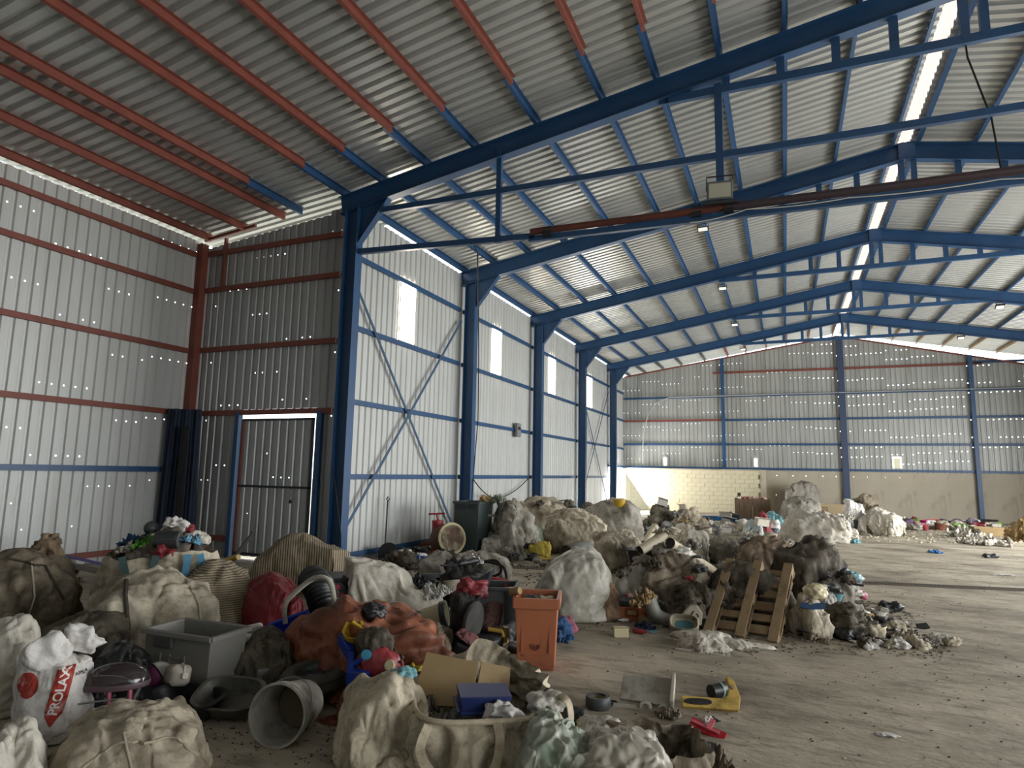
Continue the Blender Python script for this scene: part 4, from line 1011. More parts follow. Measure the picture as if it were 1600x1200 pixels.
def scatter(where, quad, n, kinds, mats, seed, s=(.7, 1.2), zoff=.0, zmin=None, kgroup=None):
    """n small things of mixed kinds dropped onto whatever lies inside the quadrilateral of floor points"""
    rg = random.Random(seed); q = [Vector((p[0], p[1], 0)) for p in quad]
    for i in range(n):
        u, v = rg.random(), rg.random(); p = q[0].lerp(q[1], u).lerp(q[3].lerp(q[2], u), v)
        kind = rg.choice(kinds); cn, m = rg.choice(mats); z = drop(p.x, p.y)+zoff
        k = rg.uniform(*s)
        sz = 'small ' if k < s[0]+(s[1]-s[0])*.33 else 'large ' if k > s[0]+(s[1]-s[0])*.67 else ''
        pos = ('front' if v < .5 else 'back')+(' left' if u < .33 else ' right' if u > .67 else ' middle')
        put(kind, m, (p.x, p.y, z), rg.uniform(0, 6.28), k, (rg.uniform(-.3, .3), rg.uniform(-.3, .3)),
            '%s%s %s %s, %s' % (sz, cn, WORD[kind].replace('small ', ''), where, pos), CATS[kind], '%s %ss %s' % (cn, WORD[kind], where))
DULL = [('grey', B_GREY), ('beige', B_BEIGE), ('dark', B_DARK), ('dirty white', B_WHITE), ('black', M_BLACK)]
DULLH = [('grey', P_GREY), ('black', M_BLACK), ('dark grey', P_DGREY), ('dirty white', P_WHITE), ('brown', CARD)]
BRIGHT = [('red', P_RED), ('blue', P_BLUE), ('yellow', P_YEL), ('pink', P_PINK), ('light blue', P_CYAN), ('green', P_GRN)]
C_GREEN = bagmat('green_cloth', '#5f8a2e', '#3c4a28', .5, .8); C_PINK = bagmat('pink_cloth', '#a8697a', '#5f3f48', .5, .8); C_CYAN = bagmat('turquoise_wrap', '#6fa0a6', '#4d6b70', .5, .8, rough=.4)
C_PURP = bagmat('purple_cloth', '#574660', '#332b38', .5, .8); C_BLU = bagmat('blue_cloth', '#33567f', '#26364c', .5, .8)
CLOTHS = [('green', C_GREEN), ('pink', C_PINK), ('purple', C_PURP), ('red', B_RED), ('white', B_WHITE), ('reddish brown', B_PINKBR)]

# ---- on the overflowing bulk bag
zt = BB[5]+.02
def on(u, v, dy=0, r=0): # a point on the near slope of the overflowing bag
    p = Vector(B_at(u, v)); return p
ov = [(BB[0], BB[1])]
def ovp(a, b): c, s = math.cos(BB[6]), math.sin(BB[6]); return BB[0]+a*hw*c-b*hd*s, BB[1]+a*hw*s+b*hd*c
for a, b, kind, m, s_, lb in [(-.28, -.2, 'rag', mat('bright_green_cloth', '#5a9a38', .8), .8, 'bright green cloth on top of the overflowing bulk bag'),
    (-.38, -.75, 'crumpled_bag', plastic('bright_red', '#9a2a2a'), .7, 'red plastic bundle at the front of the overflowing bulk bag'), (.02, -.75, 'crumpled_bag', B_RED, .8, 'dark red bundle beside the motor on the overflowing bulk bag'),
    (.2, .1, 'wrap', B_WHITE, .9, 'white plastic wrap on the peak of the overflowing bag'), (.55, -.2, 'wrap', B_CREAM, 1.0, 'cream plastic wrap at the right of the overflowing bag'),
    (-.55, 0, 'rag', B_CREAM, .9, 'cream rag at the left of the overflowing bag'), (-.5, .2, 'rag', C_BLU, .8, 'dark blue rag behind the green cloth'),
    (.05, -.3, 'board', P_WHITE, .9, 'white board stuck in the overflowing bag'), (.42, .1, 'crumpled_bag', B_RED, .6, 'small red bundle near the blue straps'),
    (.45, -.5, 'rag', mat('pale_blue_cloth', '#6f9fb8', .8), .8, 'pale blue rag between the blue straps'), (-.2, .35, 'ball', P_DGREY, 1.6, 'dark ball on the overflowing bag')]:
    x, y = ovp(a, b); put(kind, m, (x, y, drop(x, y)-.01), a*5, s_, (.2, .2), lb, CATS[kind])
x, y = ovp(.08, -.55); z = drop(x, y)
mt = empty('electric_motor', (x, y, z-.02), .5, 'finned grey electric motor lying on the overflowing bulk bag', 'motor')
MB().lathe([(0, -.13), (.085, -.13), (.09, -.1), (.09, .12), (.06, .13), (0, .13)], 20, M=Matrix.Rotation(R(90), 3, 'Y'), c=(0, 0, .1)).build('casing', P_DGREY, mt, smooth=True)
for k in range(9): a = R(20*k+10); MB().box((0, -math.cos(a)*.095, .1+math.sin(a)*.095), (.2, .012, .012), Matrix.Rotation(-a, 3, 'X')).build('fin', P_DGREY, mt)
MB().lathe([(0, 0), (.05, 0), (.05, .02), (0, .03)], 14, M=Matrix.Rotation(R(-90), 3, 'Y'), c=(-.13, 0, .1)).build('end_cap', METAL, mt, smooth=True)
# dome shapes behind
for a, lb in ((.12, 'clear plastic dome on the peak of the overflowing bag'), (.35, 'smaller clear plastic dome beside the first one')):
    x, y = ovp(a, .45); MB((x, y, 0)).lathe([(.13*math.cos(R(t)), .13*math.sin(R(t))) for t in range(0, 90, 12)]+[(0, .13)], 18, c=(x, y, BB[5]+.18-a*.2)).build('plastic_dome', mat('milky_clear', '#b9ad98', .25), loc=(x, y, 0), smooth=True, label=lb, cat='dome')

# ---- left background: planks and rags by the wall
p0 = Vector((-2.6,-3.442,0.403)); p1 = Vector((-2.0,-2.764,0.145))
MB(p0).bar(p0, p1, .22, .05).build('plank', mat('grey_plank', '#5b5750', .8), loc=p0, label='long grey plank lying along the side wall behind the brown bag', cat='plank')
MB(p0+Vector((0, .1, .05))).bar(p0+Vector((0, .2, .06)), p1+Vector((-.3, .25, .05)), .12, .04).build('plank', mat('purple_board', '#3d3460', .7), loc=p0+Vector((0, .1, .05)), label='narrow purple board on the grey plank', cat='plank')
blob('rag_heap', 'low heap of brown and cream rags against the side wall, far left', 'rag heap', (-2.523,-3.219,0.0,0.997,0.6,0.664,1.015), bagmat('mixed_rags', '#927f66', '#453a2e', .42, .62), form='heap', fold=.08)
bt = (-3.871,-2.207,0.0,0.446,0.4,0.484,1.004)
scatter('on the rag heap by the side wall', [(-3.31,-3.339,0.0)[:2], (-2.454,-2.854,0.0)[:2], (-3.27,-2.225,0.0)[:2], (-4.194,-2.763,0.0)[:2]], 12, ['rag', 'crumpled_bag'], CLOTHS+DULL, 5, (.8, 1.2))
# blue pallet-jack handle leaning in the corner, yellow tip
a = Vector((-1.105,-1.2,0.238)); a.z = .0; b = Vector((-0.921,-0.8,0.615))
MB(a).tube([a, b], .035, 8).build('leaning_pole', P_DGREY, loc=a, label='dark pole leaning towards the door post', cat='pole')
a = Vector((-1.077,-1.6,0.466)); a.x -= .5; a.z = .02; b = Vector((-0.394,-1.7,0.321)); t = MB(a).tube([a, b], .03, 8).build('yellow_tipped_pole', METAL, loc=a, label='metal pole with a yellow tip behind the striped bag', cat='pole')
MB((0, 0, 0)).tube([b-a-(b-a)*.15, (b-a)*1.08], .045, 8).build('tip', P_YEL, t)
# corner hose and dark blue sheet
cs = (-3.048,-0.086,0.0,0.565,0.25,2.742,0.846)
cx_, cy_ = -3.35, -.35
t = empty('hanging_tarpaulin', (cx_, cy_, 0), .6, 'dark blue tarpaulin hanging in the corner beside the door wall', 'tarpaulin')
n = 50; X = np.zeros((24, n, 3)); 
for j in range(24):
    for i in range(n):
        u = i/(n-1); v = j/23; X[j, i] = ((u-.5)*(.62+.1*v), .05*math.sin(u*19+v*1.2)+.03*math.sin(u*41)-.03*v, 2.85*(1-v))
link('sheet', grid_mesh('sheet', X, mat('navy_sheet', '#1d2c40', .7, dirt='#12161c', dscale=2), closed_u=False), t)
corrugated('hanging_hose', 'black corrugated hose hanging in the corner in front of the blue tarpaulin', [(-3.12, -.5, 2.5), (-3.1, -.52, 1.9), (-3.05, -.55, 1.1), (-2.98, -.6, .2)], .06, M_RUB, .035, .12, 14, cat='hose')

# ---- between the bins: bottles, blue tray, washing-machine part, tubs, bucket
for i, (p, lb) in enumerate((((2.811,-4.7,0.175), 'white bottle cap end nearest the red bag'), ((2.953,-4.7,0.242), 'white bottle end, upper of the group behind the grey bin'), ((3.006,-4.8,0.174), 'white bottle end in the middle of the group behind the grey bin'), ((3.157,-4.9,0.116), 'white bottle end, lowest of the group behind the grey bin'))):
    put('bottle', P_WHITE, (p[0], p[1], p[2]-.04), 0, 1.1, (0, 0), lb, 'bottle')
blob('dark_rubbish', 'dark rubbish between the grey bin and the orange tarpaulin', 'rubbish', (3.632,-5.178,0.0,0.512,0.6,0.407,0.741), B_DARK, fold=.09, form='low')
blob('white_jug', 'curved cream plastic jug lying behind the blue tray', 'jug', (3.108,-4.611,0.0,0.213,0.2,0.225,0.741), P_CREAM, sub=4, fold=.02, crease=.01, tilt=(0, .5))
bt_ = (3.363,-4.606,0.0,0.345,0.45,0.24,0.712)
t = box_bin('blue_crate', 'bright blue plastic crate tipped between the bottles and the orange tarpaulin', 'crate', (bt_[0], bt_[1], .12), bt_[6]+.5, bt_[3]*1.1, .45, bt_[5]*.62, .85, mat('bright_blue_plastic', '#1433a8', .35)); t.rotation_euler = (.5, -.35, .4)
blob('crumpled_bag', 'small pinkish crumpled bag by the corner of the grey bin', 'crumpled bag', (3.473,-5.16,0.0,0.258,0.25,0.186,0.759), bagmat('pinkish_wrap', '#8d7672', '#4a3d38', .45, .7, rough=.45), sub=4, fold=.12, crease=.06)
# grey appliance with a wheel lying flat
AP = (3.822,-5.27,0.0,0.345,0.4,0.188,0.727)
t = empty('grey_appliance', AP[:3], AP[6]+.15, 'light grey appliance casing lying behind the toppled bucket', 'appliance')
MB().box((0, .1, AP[5]*.5), (AP[3], .3, AP[5]*.9)).build('casing', mat('dusty_grey_plastic', '#7d7a74', .5), t, bevel=.012); MB().box((AP[3]*.1, -.06, AP[5]*.6), (.09, .02, .07)).build('button_panel', P_DGREY, t)
wp = (4.262,-5.478,0.0)
WT = mat('dusty_tyre', '#4b473f', .85, dirt='#2b2823', dscale=5)
def wheel(loc, r, wd, label, tilt=(0, 0), rz=0, rim=METAL, tyre=M_RUB):
    t = empty('wheel', loc, rz, label, 'wheel'); t.rotation_euler = (tilt[0], tilt[1], rz)
    MB().lathe([(r*.62, 0), (r*.9, 0), (r, wd*.2), (r, wd*.8), (r*.9, wd), (r*.62, wd), (r*.62, 0)], 30).build('tyre', tyre, t, smooth=True)
    MB().lathe([(0, wd*.35), (r*.18, wd*.35), (r*.2, wd*.8), (r*.3, wd*.5), (r*.58, wd*.55), (r*.64, wd*.95), (r*.64, wd*.1), (0, wd*.2)], 30).build('rim', rim, t, smooth=True)
    return t
wheel((wp[0], wp[1]+.12, .12), .26, .12, 'large dusty wheel lying flat beside the grey appliance', (.1, -.05), tyre=WT, rim=P_DGREY)
# toppled bucket, mouth towards the camera
bk0 = Vector((4.549,-6.32,0.0)); 
t = empty('bucket', (bk0.x+.02, bk0.y+.22, .0), 0, 'dirty white bucket lying on its side with the open mouth facing left front', 'bucket')
BUC = mat('dirty_bucket_plastic', '#9b978c', .5, dirt='#4e483d', dscale=5, dlo=.45, dhi=.7)
br = .185; Mb = Matrix.Rotation(R(14), 3, 'Z') @ Matrix.Rotation(R(84), 3, 'X')
mb = MB(); mb.lathe([(0, -.36), (br*.76, -.36), (br*.78, -.34), (br*.95, -.06), (br*1.02, -.055), (br*1.02, -.035), (br*.97, -.03), (br, 0), (br*1.04, .0), (br*1.04, .012), (br*.96, .012), (br*.93, -.03), (br*.74, -.335), (0, -.34)], 40, M=Mb, c=(0, 0, br*1.02))
mb.build('body', BUC, t, smooth=True)
mb = MB(); mb.tube([Vector((0, 0, br*1.02))+Mb @ Vector((br*1.03*math.cos(a), br*1.03*math.sin(a), -.05-.12*max(0, math.sin(a)))) for a in [R(x) for x in range(-10, 200, 12)]], .004, 6); mb.build('wire_handle', METAL, t)
MB().lathe([(0, -.33), (br*.72, -.33), (br*.73, -.27), (br*.4, -.25), (0, -.26)], 20, M=Mb, c=(0, 0, br*1.02)).build('dried_residue', mat('dried_cement', '#6a6053', .95), t, smooth=True)
# oval tub and dark basin
def basin(name, label, loc, sx, sy, h_, m, tilt=(0, 0), rz=0, cat='basin'):
    t = empty(name, loc, rz, label, cat); t.rotation_euler = (tilt[0], tilt[1], rz)
    MB().lathe([(0, .006), (.78, 0), (.95, h_*.9), (1.05, h_*.92), (1.06, h_), (.93, h_), (.75, .014), (0, .016)], 40, sq=3.2, sx=sx, sy=sy).build('body', m, t, smooth=True)
    return t
bp = (3.949,-5.953,0.0); basin('oval_basin', 'shallow grey oval basin tipped towards the camera behind the toppled bucket', (bp[0]-.03, bp[1]+.12, .06), .24, .15, .12, mat('grimy_grey_plastic', '#66655c', .5, dirt='#35332c', dscale=5, dlo=.45, dhi=.7), (.45, 0), .2)
bp = (3.613,-6.116,-0.0); basin('black_basin', 'black basin under the purple ball, left of the oval basin', (bp[0], bp[1]+.15, .01), .3, .16, .13, M_BLACK, (.15, 0), .1)
bl = (3.18,-5.847,0.0,0.165,0.2,0.134,0.879)
t = empty('toy_ball', (bl[0], bl[1], .16), .3, 'purple and white ball lying on the black basin', 'ball'); t.rotation_euler = (0, R(65), 1.25)
rB = .11
MB().lathe([(rB*math.sin(R(a)), -rB*math.cos(R(a))) for a in range(0, 96, 8)], 24).build('purple_half', mat('purple_rubber', '#7a2f58', .5), t, smooth=True)
MB().lathe([(rB*math.sin(R(a)), -rB*math.cos(R(a))) for a in range(94, 184, 9)], 24).build('white_half', P_WHITE, t, smooth=True)
put('jug', mat('pearly_white', '#c9c0b0', .4), (bl[0]+.24, bl[1]-.05, .13), 1.2, .9, (0, .2), 'dirty white jug lying right of the purple ball', 'jug')
# dark clutter and domed canopy beside the printed sack
blob('black_rubbish', 'black rubbish in shadow between the printed sack and the grey bin', 'rubbish', (3.146,-6.141,0.0,0.431,0.7,0.449,0.924), M_BLACK, fold=.09, form='low')
dc = (2.83,-5.852,0.0,0.265,0.3,0.22,0.917)
t = empty('toy_canopy', ((3.362,-6.275,0.25)[0]+.08, (3.362,-6.275,0.25)[1]-.1, (3.362,-6.275,0.25)[2]+.02), dc[6]-.2, 'domed smoky plastic toy canopy with pink supports beside the printed sack', 'toy')
MB().lathe([(math.cos(R(a)), math.sin(R(a))) for a in range(0, 91, 10)], 24, sx=.2, sy=.12, M=Matrix.Diagonal((1, 1, .12)), c=(0, 0, .04)).build('canopy', mat('smoky_plastic', '#332c2b', .12), t, smooth=True)
MB().lathe([(1, 0), (1.03, .02), (1.0, .035), (.9, .03)], 24, sx=.2, sy=.12, c=(0, 0, .01)).build('canopy_rim', mat('old_pink_rim', '#5a464b', .5), t, smooth=True)
for x in (-.02, .1): MB().tube([(x, -.08, .02), (x+.01, -.1, -.09)], .014, 8).build('support', P_PINK, t)
MB().tube([(-.35, -.1, -.06), (-.1, -.11, -.045), (.08, -.1, -.04)], .006, 6).build('wire_rod', METAL, t)
put('jug', P_CREAM, (dc[0]+.08, dc[1]-.3, .05), .4, .8, (0, 0), 'small cream jug on the floor under the toy canopy', 'jug')

# ---- toys on the orange tarpaulin
upd()
def onp(u, v): return None
def toy(label, cat, p, name='toy', rz=0, tilt=(0, 0)):
    t = empty(name, p, rz, label, cat); t.rotation_euler = (tilt[0], tilt[1], rz); return t
pc = (4.536,-5.301,0.515)
ty = toy('yellow cupped plastic toy with claws on the orange tarpaulin', 'toy', pc, 'yellow_toy', .3, (.5, .2))
mb = MB(); mb.lathe([(0, -.08), (.05, -.07), (.08, -.02), (.085, .02), (.075, .02), (.07, -.02), (.04, -.055), (0, -.06)], 18)
for a in (30, 110, 190): mb.prism([(.08*math.cos(R(a)), .08*math.sin(R(a)), 0), (.085*math.cos(R(a+22)), .085*math.sin(R(a+22)), .01), (.05*math.cos(R(a+5)), .05*math.sin(R(a+5)), .1)], (math.cos(R(a)), math.sin(R(a)), 0), .02)
mb.build('cup', P_YEL, ty, smooth=False); MB().box((.03, .02, .05), (.12, .02, .02), Matrix.Rotation(.4, 3, 'Y')).build('bar', P_YEL, ty)
pc = Vector((4.405,-5.254,0.444)); q1 = Vector((4.561,-5.329,0.355)); q2 = Vector((4.665,-5.457,0.237)); q3 = Vector((4.72,-5.375,0.363))
ty = toy('blue plastic toy frame with bent arms on the orange tarpaulin', 'toy', pc, 'blue_toy')
ty.location = (pc.x, pc.y-.03, pc.z+.02)
mb = MB(); mb.bar((0, 0, 0), q1-pc, .05, .09); mb.bar(q1-pc, q2-pc, .05, .08); mb.bar((q1+q2)/2-pc, q3-pc, .05, .04); mb.box(q2-pc+Vector((.06, 0, .01)), (.16, .08, .1)); mb.build('frame', mat('toy_blue', '#1a3c9c', .4), ty, bevel=.012)
pc = (4.806,-5.366,0.301); ty = toy('dented red plastic jug on the orange tarpaulin', 'jug', (pc[0], pc[1], pc[2]-.03), 'red_jug', .2, (0, .35))
o = link('body', blob_mesh('body', .3, .2, .2, 3, P_RED, sub=4, fold=.03, crease=.03, p=2.6, taper=.4), ty); MB().lathe([(0, 0), (.035, 0), (.035, .03), (0, .035)], 14, M=Matrix.Rotation(R(70), 3, 'X'), c=(-.1, -.08, .12)).build('screw_cap', mat('teal_cap', '#3a8fb0', .3), ty, smooth=True)
MB().lathe([(.028, 0), (.04, .01), (.03, .02)], 16, M=Matrix.Rotation(R(70), 3, 'X'), c=(.09, -.09, .13)).build('yellow_disc', P_CREAM, ty, smooth=True)
pc = (4.87,-5.213,0.297); ty = toy('pink round lid tilted on the right of the red jug', 'lid', (pc[0], pc[1]-.04, pc[2]+.01), 'pink_lid', .2, (1.2, .2))
MB().lathe([(0, .0), (.05, .0), (.055, .012), (.07, .012), (.072, -.01), (.06, -.015), (0, -.012)], 26).build('disc', mat('faded_pink', '#a0525c', .45), ty, smooth=True)
MB().lathe([(.04, .005), (.045, .016), (.05, .005)], 26).build('ring', mat('faded_pink2', '#8a6a66', .45), ty, smooth=True)
blob('crumpled_bag', 'dark crumpled bag beside the yellow toy on the orange tarpaulin', 'crumpled bag', (*(4.738,-5.33,0.462)[:2], (4.738,-5.33,0.462)[2]-.05, .26, .2, .17, 0), B_DARK, sub=4, fold=.13, crease=.07)
cloth('dark_cloth', 'dark cloth folded under the crumpled bag on the orange tarpaulin', 'cloth', (*(4.793,-5.255,0.379)[:2], (4.793,-5.255,0.379)[2]-.03, .38, .2, .08, -.3), B_DARK)
put('wrap', bagmat('yellow_wrap', '#b8a53c', '#6a6030', .5, .8, rough=.4), (4.939,-5.096,0.23), .3, .6, (0, 0), 'yellow crumpled wrap right of the pink lid', 'plastic wrap')
put('wrap', C_CYAN, (5.335,-5.868,0.448), .8, .5, (0, 0), 'pale turquoise scrap of wrap under the pink lid', 'plastic wrap')
p = (4.516,-5.031,0.592); put('crumpled_bag', M_BLACK, (p[0], p[1], p[2]-.03), .8, .7, (0, 0), 'small black knob of plastic on top of the orange tarpaulin', 'knob')
# white shade on the draped sheet
p = (4.276,-3.6,0.287); t = toy('cream lamp-shade shaped plastic drum lying beside the black child seat', 'drum', p, 'cream_drum', .35, (0, R(78)))
MB().lathe([(0, -.12), (.09, -.12), (.12, .1), (.125, .12), (.11, .12), (.085, -.1), (0, -.1)], 26).build('body', P_CREAM, t, smooth=True); MB().lathe([(.126, .06), (.13, .12), (.12, .13), (.11, .06)], 26).build('dark_band', P_DGREY, t, smooth=True)
p = (3.976,-3.5,0.282); MB(p).tube([p, (4.322,-3.55,0.282)], .014, 8).build('rod', METAL, loc=p, label='thin rod leading to the cream drum', cat='rod')

# ---- open bulk bag in the foreground
OB = (5.761,-5.648,0.0,0.839,1.05,0.21,0.441); OBH = (5.96,-6.068,0.0,0.746,0.12,0.357,0.441)[5]
t = empty('open_bulk_bag', (OB[0], OB[1], 0), OB[6]+.12, 'large open beige bulk bag with lifting loops, bottom foreground, holding cardboard and scrap', 'bulk bag')
OBW = bagmat('foreground_woven', '#c2b79f', '#5d5140', .45, .72, ds=2.5)
ob2 = link('bag_wall', open_bag_mesh('bag_wall', OB[3], .95, OBH, 77, OBW, rim=.05, depth=.26, n=260, rows=110, belly=.1, rim_in=.96, fold=.075, crease=.05, dips=((R(80), .9, .5), (R(10), .5, .2))), t)
W2, D2 = OB[3]/2, .475
def ribbon(pts, wd, m, parent, name, th=.006, face=(0, -1, 0)):
    P = [Vector(p) for p in pts]; Q = []
    for i in range(len(P)-1):
        p0, p1, p2, p3 = P[max(i-1, 0)], P[i], P[i+1], P[min(i+2, len(P)-1)]
        for j in range(8): s = j/8; Q.append(.5*((2*p1)+(p2-p0)*s+(2*p0-5*p1+4*p2-p3)*s*s+(3*p1-p0-3*p2+p3)*s**3))
    Q.append(P[-1]); f = Vector(face); V = []; k = len(Q)
    for i, q in enumerate(Q):
        d = (Q[min(i+1, k-1)]-Q[max(i-1, 0)]).normalized(); x = d.cross(f).normalized(); n = x.cross(d)
        for a, b in ((-.5, -.5), (.5, -.5), (.5, .5), (-.5, .5)): V.append(q+x*wd*a+n*th*b)
    Fc = [(0, 1, 2, 3)]+[(i*4+a, i*4+(a+1) % 4, i*4+4+(a+1) % 4, i*4+4+a) for i in range(k-1) for a in range(4)]+[tuple(range(4*k-1, 4*k-5, -1))]
    return MB().add(V, Fc).build(name, m, parent, smooth=True)
WEB = bagmat('beige_webbing', '#beb299', '#6b5c45', .5, .8)
ribbon([(-W2*.8, -D2*.98, OBH*.98), (-W2*.9, -D2*1.15, OBH*.72), (-W2*.72, -D2*1.25, OBH*.42), (-W2*.3, -D2*1.27, OBH*.2), (W2*.02, -D2*1.25, OBH*.45), (W2*.12, -D2*1.15, OBH*.8), (W2*.1, -D2*.98, OBH*1.0)], .05, WEB, t, 'lifting_loop')
ribbon([(W2*.93, -D2*.5, OBH*.95), (W2*1.03, -D2*.6, OBH*1.15), (W2*1.15, -D2*.7, OBH*1.12), (W2*1.18, -D2*.75, OBH*.85), (W2*1.1, -D2*.75, OBH*.6)], .05, WEB, t, 'lifting_loop', face=(.6, -.8, 0))
mb = MB(); mb.tube([(W2*.98*math.cos(R(a))*(1/((abs(math.cos(R(a)))**4+abs(math.sin(R(a)))**4)**.25)), D2*.98*math.sin(R(a))*(1/((abs(math.cos(R(a)))**4+abs(math.sin(R(a)))**4)**.25)), OBH*1.0) for a in range(-175, -15, 8)], .017, 8); mb.build('hem', WEB, t, smooth=True)
c_, s_ = math.cos(OB[6]+.12), math.sin(OB[6]+.12)
def inb(x, y, z): return (OB[0]+x*c_-y*s_, OB[1]+x*s_+y*c_, z)
fl_ = cloth('packed_rags', 'grey rags packed in the open bulk bag', 'rags', (*inb(0, 0, OBH*.55)[:3], OB[3]*.86, .8, .16, OB[6]+.12), B_GREY, fold=.08)
def sheetbox(label, pts, m, th=.012, name='cardboard', cat='cardboard'):
    P = [Vector(p) for p in pts]; n = (P[1]-P[0]).cross(P[2]-P[0]); return MB(P[0]).prism(P, n, th).build(name, m, loc=P[0], label=label, cat=cat)
sheetbox('large flap of cardboard standing in the open bulk bag', [inb(-.42, .12, OBH*.75), inb(-.05, .02, OBH*.75), inb(.0, .12, OBH*1.42), inb(-.33, .22, OBH*1.55)], CARD)
sheetbox('second narrower flap of cardboard right of the first', [inb(-.03, .03, OBH*.78), inb(.2, .1, OBH*.78), inb(.22, .2, OBH*1.25), inb(.02, .13, OBH*1.42)], mat('cardboard_worn', '#94805c', .9, col2='#7a6748', nscale=4))
x, y, z = inb(.0, -.2, OBH*.9)
t2 = box_bin('blue_case', 'upturned dark blue plastic case lying in the open bulk bag', 'case', (x, y, z), OB[6]+.3, .27, .16, .1, 1.15, mat('dark_blue_plastic', '#232f5c', .35), lip=.02); t2.rotation_euler = (R(188), .05, OB[6]+.2); t2.location.z += .12
put('wrap', B_WHITE, inb(.1, -.33, OBH*.86), .3, .7, (0, 0), 'white scrap in front of the blue case', 'plastic wrap'); put('wrap', B_TRANS, inb(.38, -.22, OBH*.86), 1.3, .8, (0, 0), 'milky wrap at the right inside the open bulk bag', 'plastic wrap')
put('can', M_BLACK, inb(.42, -.12, OBH*.95), 1.0, .9, (.4, 0), 'black can on the milky wrap inside the open bulk bag', 'can')
blob('bulk_bag', 'closed slumped beige bag leaning against the left side of the open bulk bag', 'bulk bag', (5.237,-5.901,0.0,0.583,0.95,0.475,0.577), OBW, group=None, form='low', sub=6, fold=.06, crease=.035, ridge=.03, peak=[(.28, 0, .1, .15), (-.3, .05, .05, .15)])
# ---- bags along the bottom edge, centre
blob('crumpled_bag', 'white and green printed plastic bag in front of the open bulk bag', 'crumpled bag', (6.381,-5.976,0.0,0.388,0.5,0.381,0.327), mat('white_green_bag', '#a9a99c', .5, col2='#7d8c78', nscale=7, namt=.2, dirt='#6d685a', dscale=4, dlo=.5, dhi=.75), form='bag2', sub=6, fold=.1, crease=.05, ridge=.05)
cloth('grey_cloth', 'pale folded sheet curling over the bottom centre bags', 'cloth', (6.36,-5.297,0.0,0.455,0.5,0.16,0.282), B_TRANS, form='drape2', fold=.07, ridge=.05)
blob('bulk_bag', 'big dull translucent bag at the bottom edge right of the printed plastic bag', 'bulk bag', (6.732,-5.894,0.0,0.505,0.8,0.353,0.23), mat('dull_translucent', '#a39d8e', .45, dirt='#575043', dscale=3, dlo=.45, dhi=.7), form='bag', sub=6, fold=.07, crease=.03, ridge=.03)
db = (6.845,-5.523,0.0,0.558,0.6,0.243,0.182)
tag(link('open_dark_bag', open_bag_mesh('open_dark_bag', db[3], .55, db[5], 12, B_BROWN, rim=.06, depth=.25, fold=.08, crease=.05), None, db[:3], (0, 0, db[6])), 'open dark brown bag with a frayed rim at the bottom edge', 'bulk bag')
cloth('frayed_cloth', 'frayed dark cloth at the bottom edge right of the open dark bag', 'cloth', (7.119,-5.367,0.0,0.372,0.35,0.159,0.11), B_BROWN, fold=.1)
blob('blue_bundle', 'blue bundle poking out under the printed plastic bag', 'bundle', (6.269,-5.813,0.0,0.203,0.25,0.196,0.341), C_BLU, sub=4, fold=.06)
put('crumpled_bag', M_BLACK, (6.153,-5.06,0.0), 0, .9, (0, 0), 'crumpled shiny black bag on the floor behind the bottom centre bags', 'crumpled bag')
put('wheel', M_BLACK, (7.075,-5.087,0.0), .5, .9, (.9, 0), 'black curved scrap at the bottom edge', 'scrap')

# ================================================================ CENTRE: child seat, crates, heaps behind the orange bin
cs_ = (4.893,-3.941,0.0,0.6,0.55,0.607,0.45)
t = empty('child_seat', cs_[:3], cs_[6]+.15, 'black child car seat with dusty pink lining, left of the orange bin', 'child seat')
w2, h2 = cs_[3]/2, cs_[5]
link('shell', form_mesh('shell', 'sack', w2*1.7, .42, h2*.46, 4, mat('seat_black', '#131416', .45, dirt='#2d2a27', dscale=3, dlo=.5, dhi=.8), fold=.015, crease=.01), t)
o = link('backrest', form_mesh('backrest', 'sack', w2*1.0, .26, h2*.72, 6, bagmat('dusty_black_cloth', '#2b2a29', '#5a5348', .5, .75), fold=.03, crease=.015), t, (-w2*.18, .1, h2*.33), (.15, -.12, 0))
MB().lathe([(.001, -.03), (.85, -.03), (1, -.01), (1, .01), (.85, .03), (.001, .03)], 26, sx=.1, sy=h2*.3, M=Matrix.Rotation(R(90), 3, 'X')).build('head_pad', mat('grey_pad', '#4b4a47', .7), t, smooth=True, loc=(-w2*.12, -.1, h2*.64), rot=(.1, .15, .3))
o = link('pink_lining', form_mesh('pink_lining', 'low', w2*.8, .12, h2*.16, 8, bagmat('dusty_pink_cloth', '#7f5554', '#573a3a', .5, .8), fold=.02), t, (-w2*.35, -.19, h2*.38), (0, .6, 0))
o = link('side_wing', form_mesh('side_wing', 'sack', w2*.7, .2, h2*.42, 12, bagmat('pink_striped', '#6d534d', '#3b2d2a', .5, .7), fold=.04), t, (w2*.45, .05, h2*.45), (0, .1, 0))
MB().tube([(w2*.35, -.1, h2*.52), (w2*.75, -.14, h2*.5), (w2*.8, -.14, h2*.42)], .02, 8).build('buckle_arm', plastic('dull_yellow', '#a98a3c'), t)
def crutch(p, q, label):
    a = Vector(p); b = Vector(q); t = empty('yellow_hammer', a, 0, label, 'toy hammer')
    MB().bar((0, 0, 0), b-a, .035, .05).build('shaft', plastic('dull_yellow', '#a98a3c'), t, bevel=.006)
    MB().tube([b-a+Vector((-.01, 0, -.07)), b-a+Vector((.01, 0, .06))], .03, 10).build('head', plastic('dull_yellow', '#a98a3c'), t)
crutch((4.85,-3.75,0.244), (5.13,-3.8,0.251), 'yellow plastic hammer-shaped part beside the child seat, upper one')
crutch((5.045,-3.85,0.128), (5.292,-4.39,0.08), 'yellow plastic bar standing between the child seat and the orange bin')
HEAPB = 'in the dark heap behind the child seat'
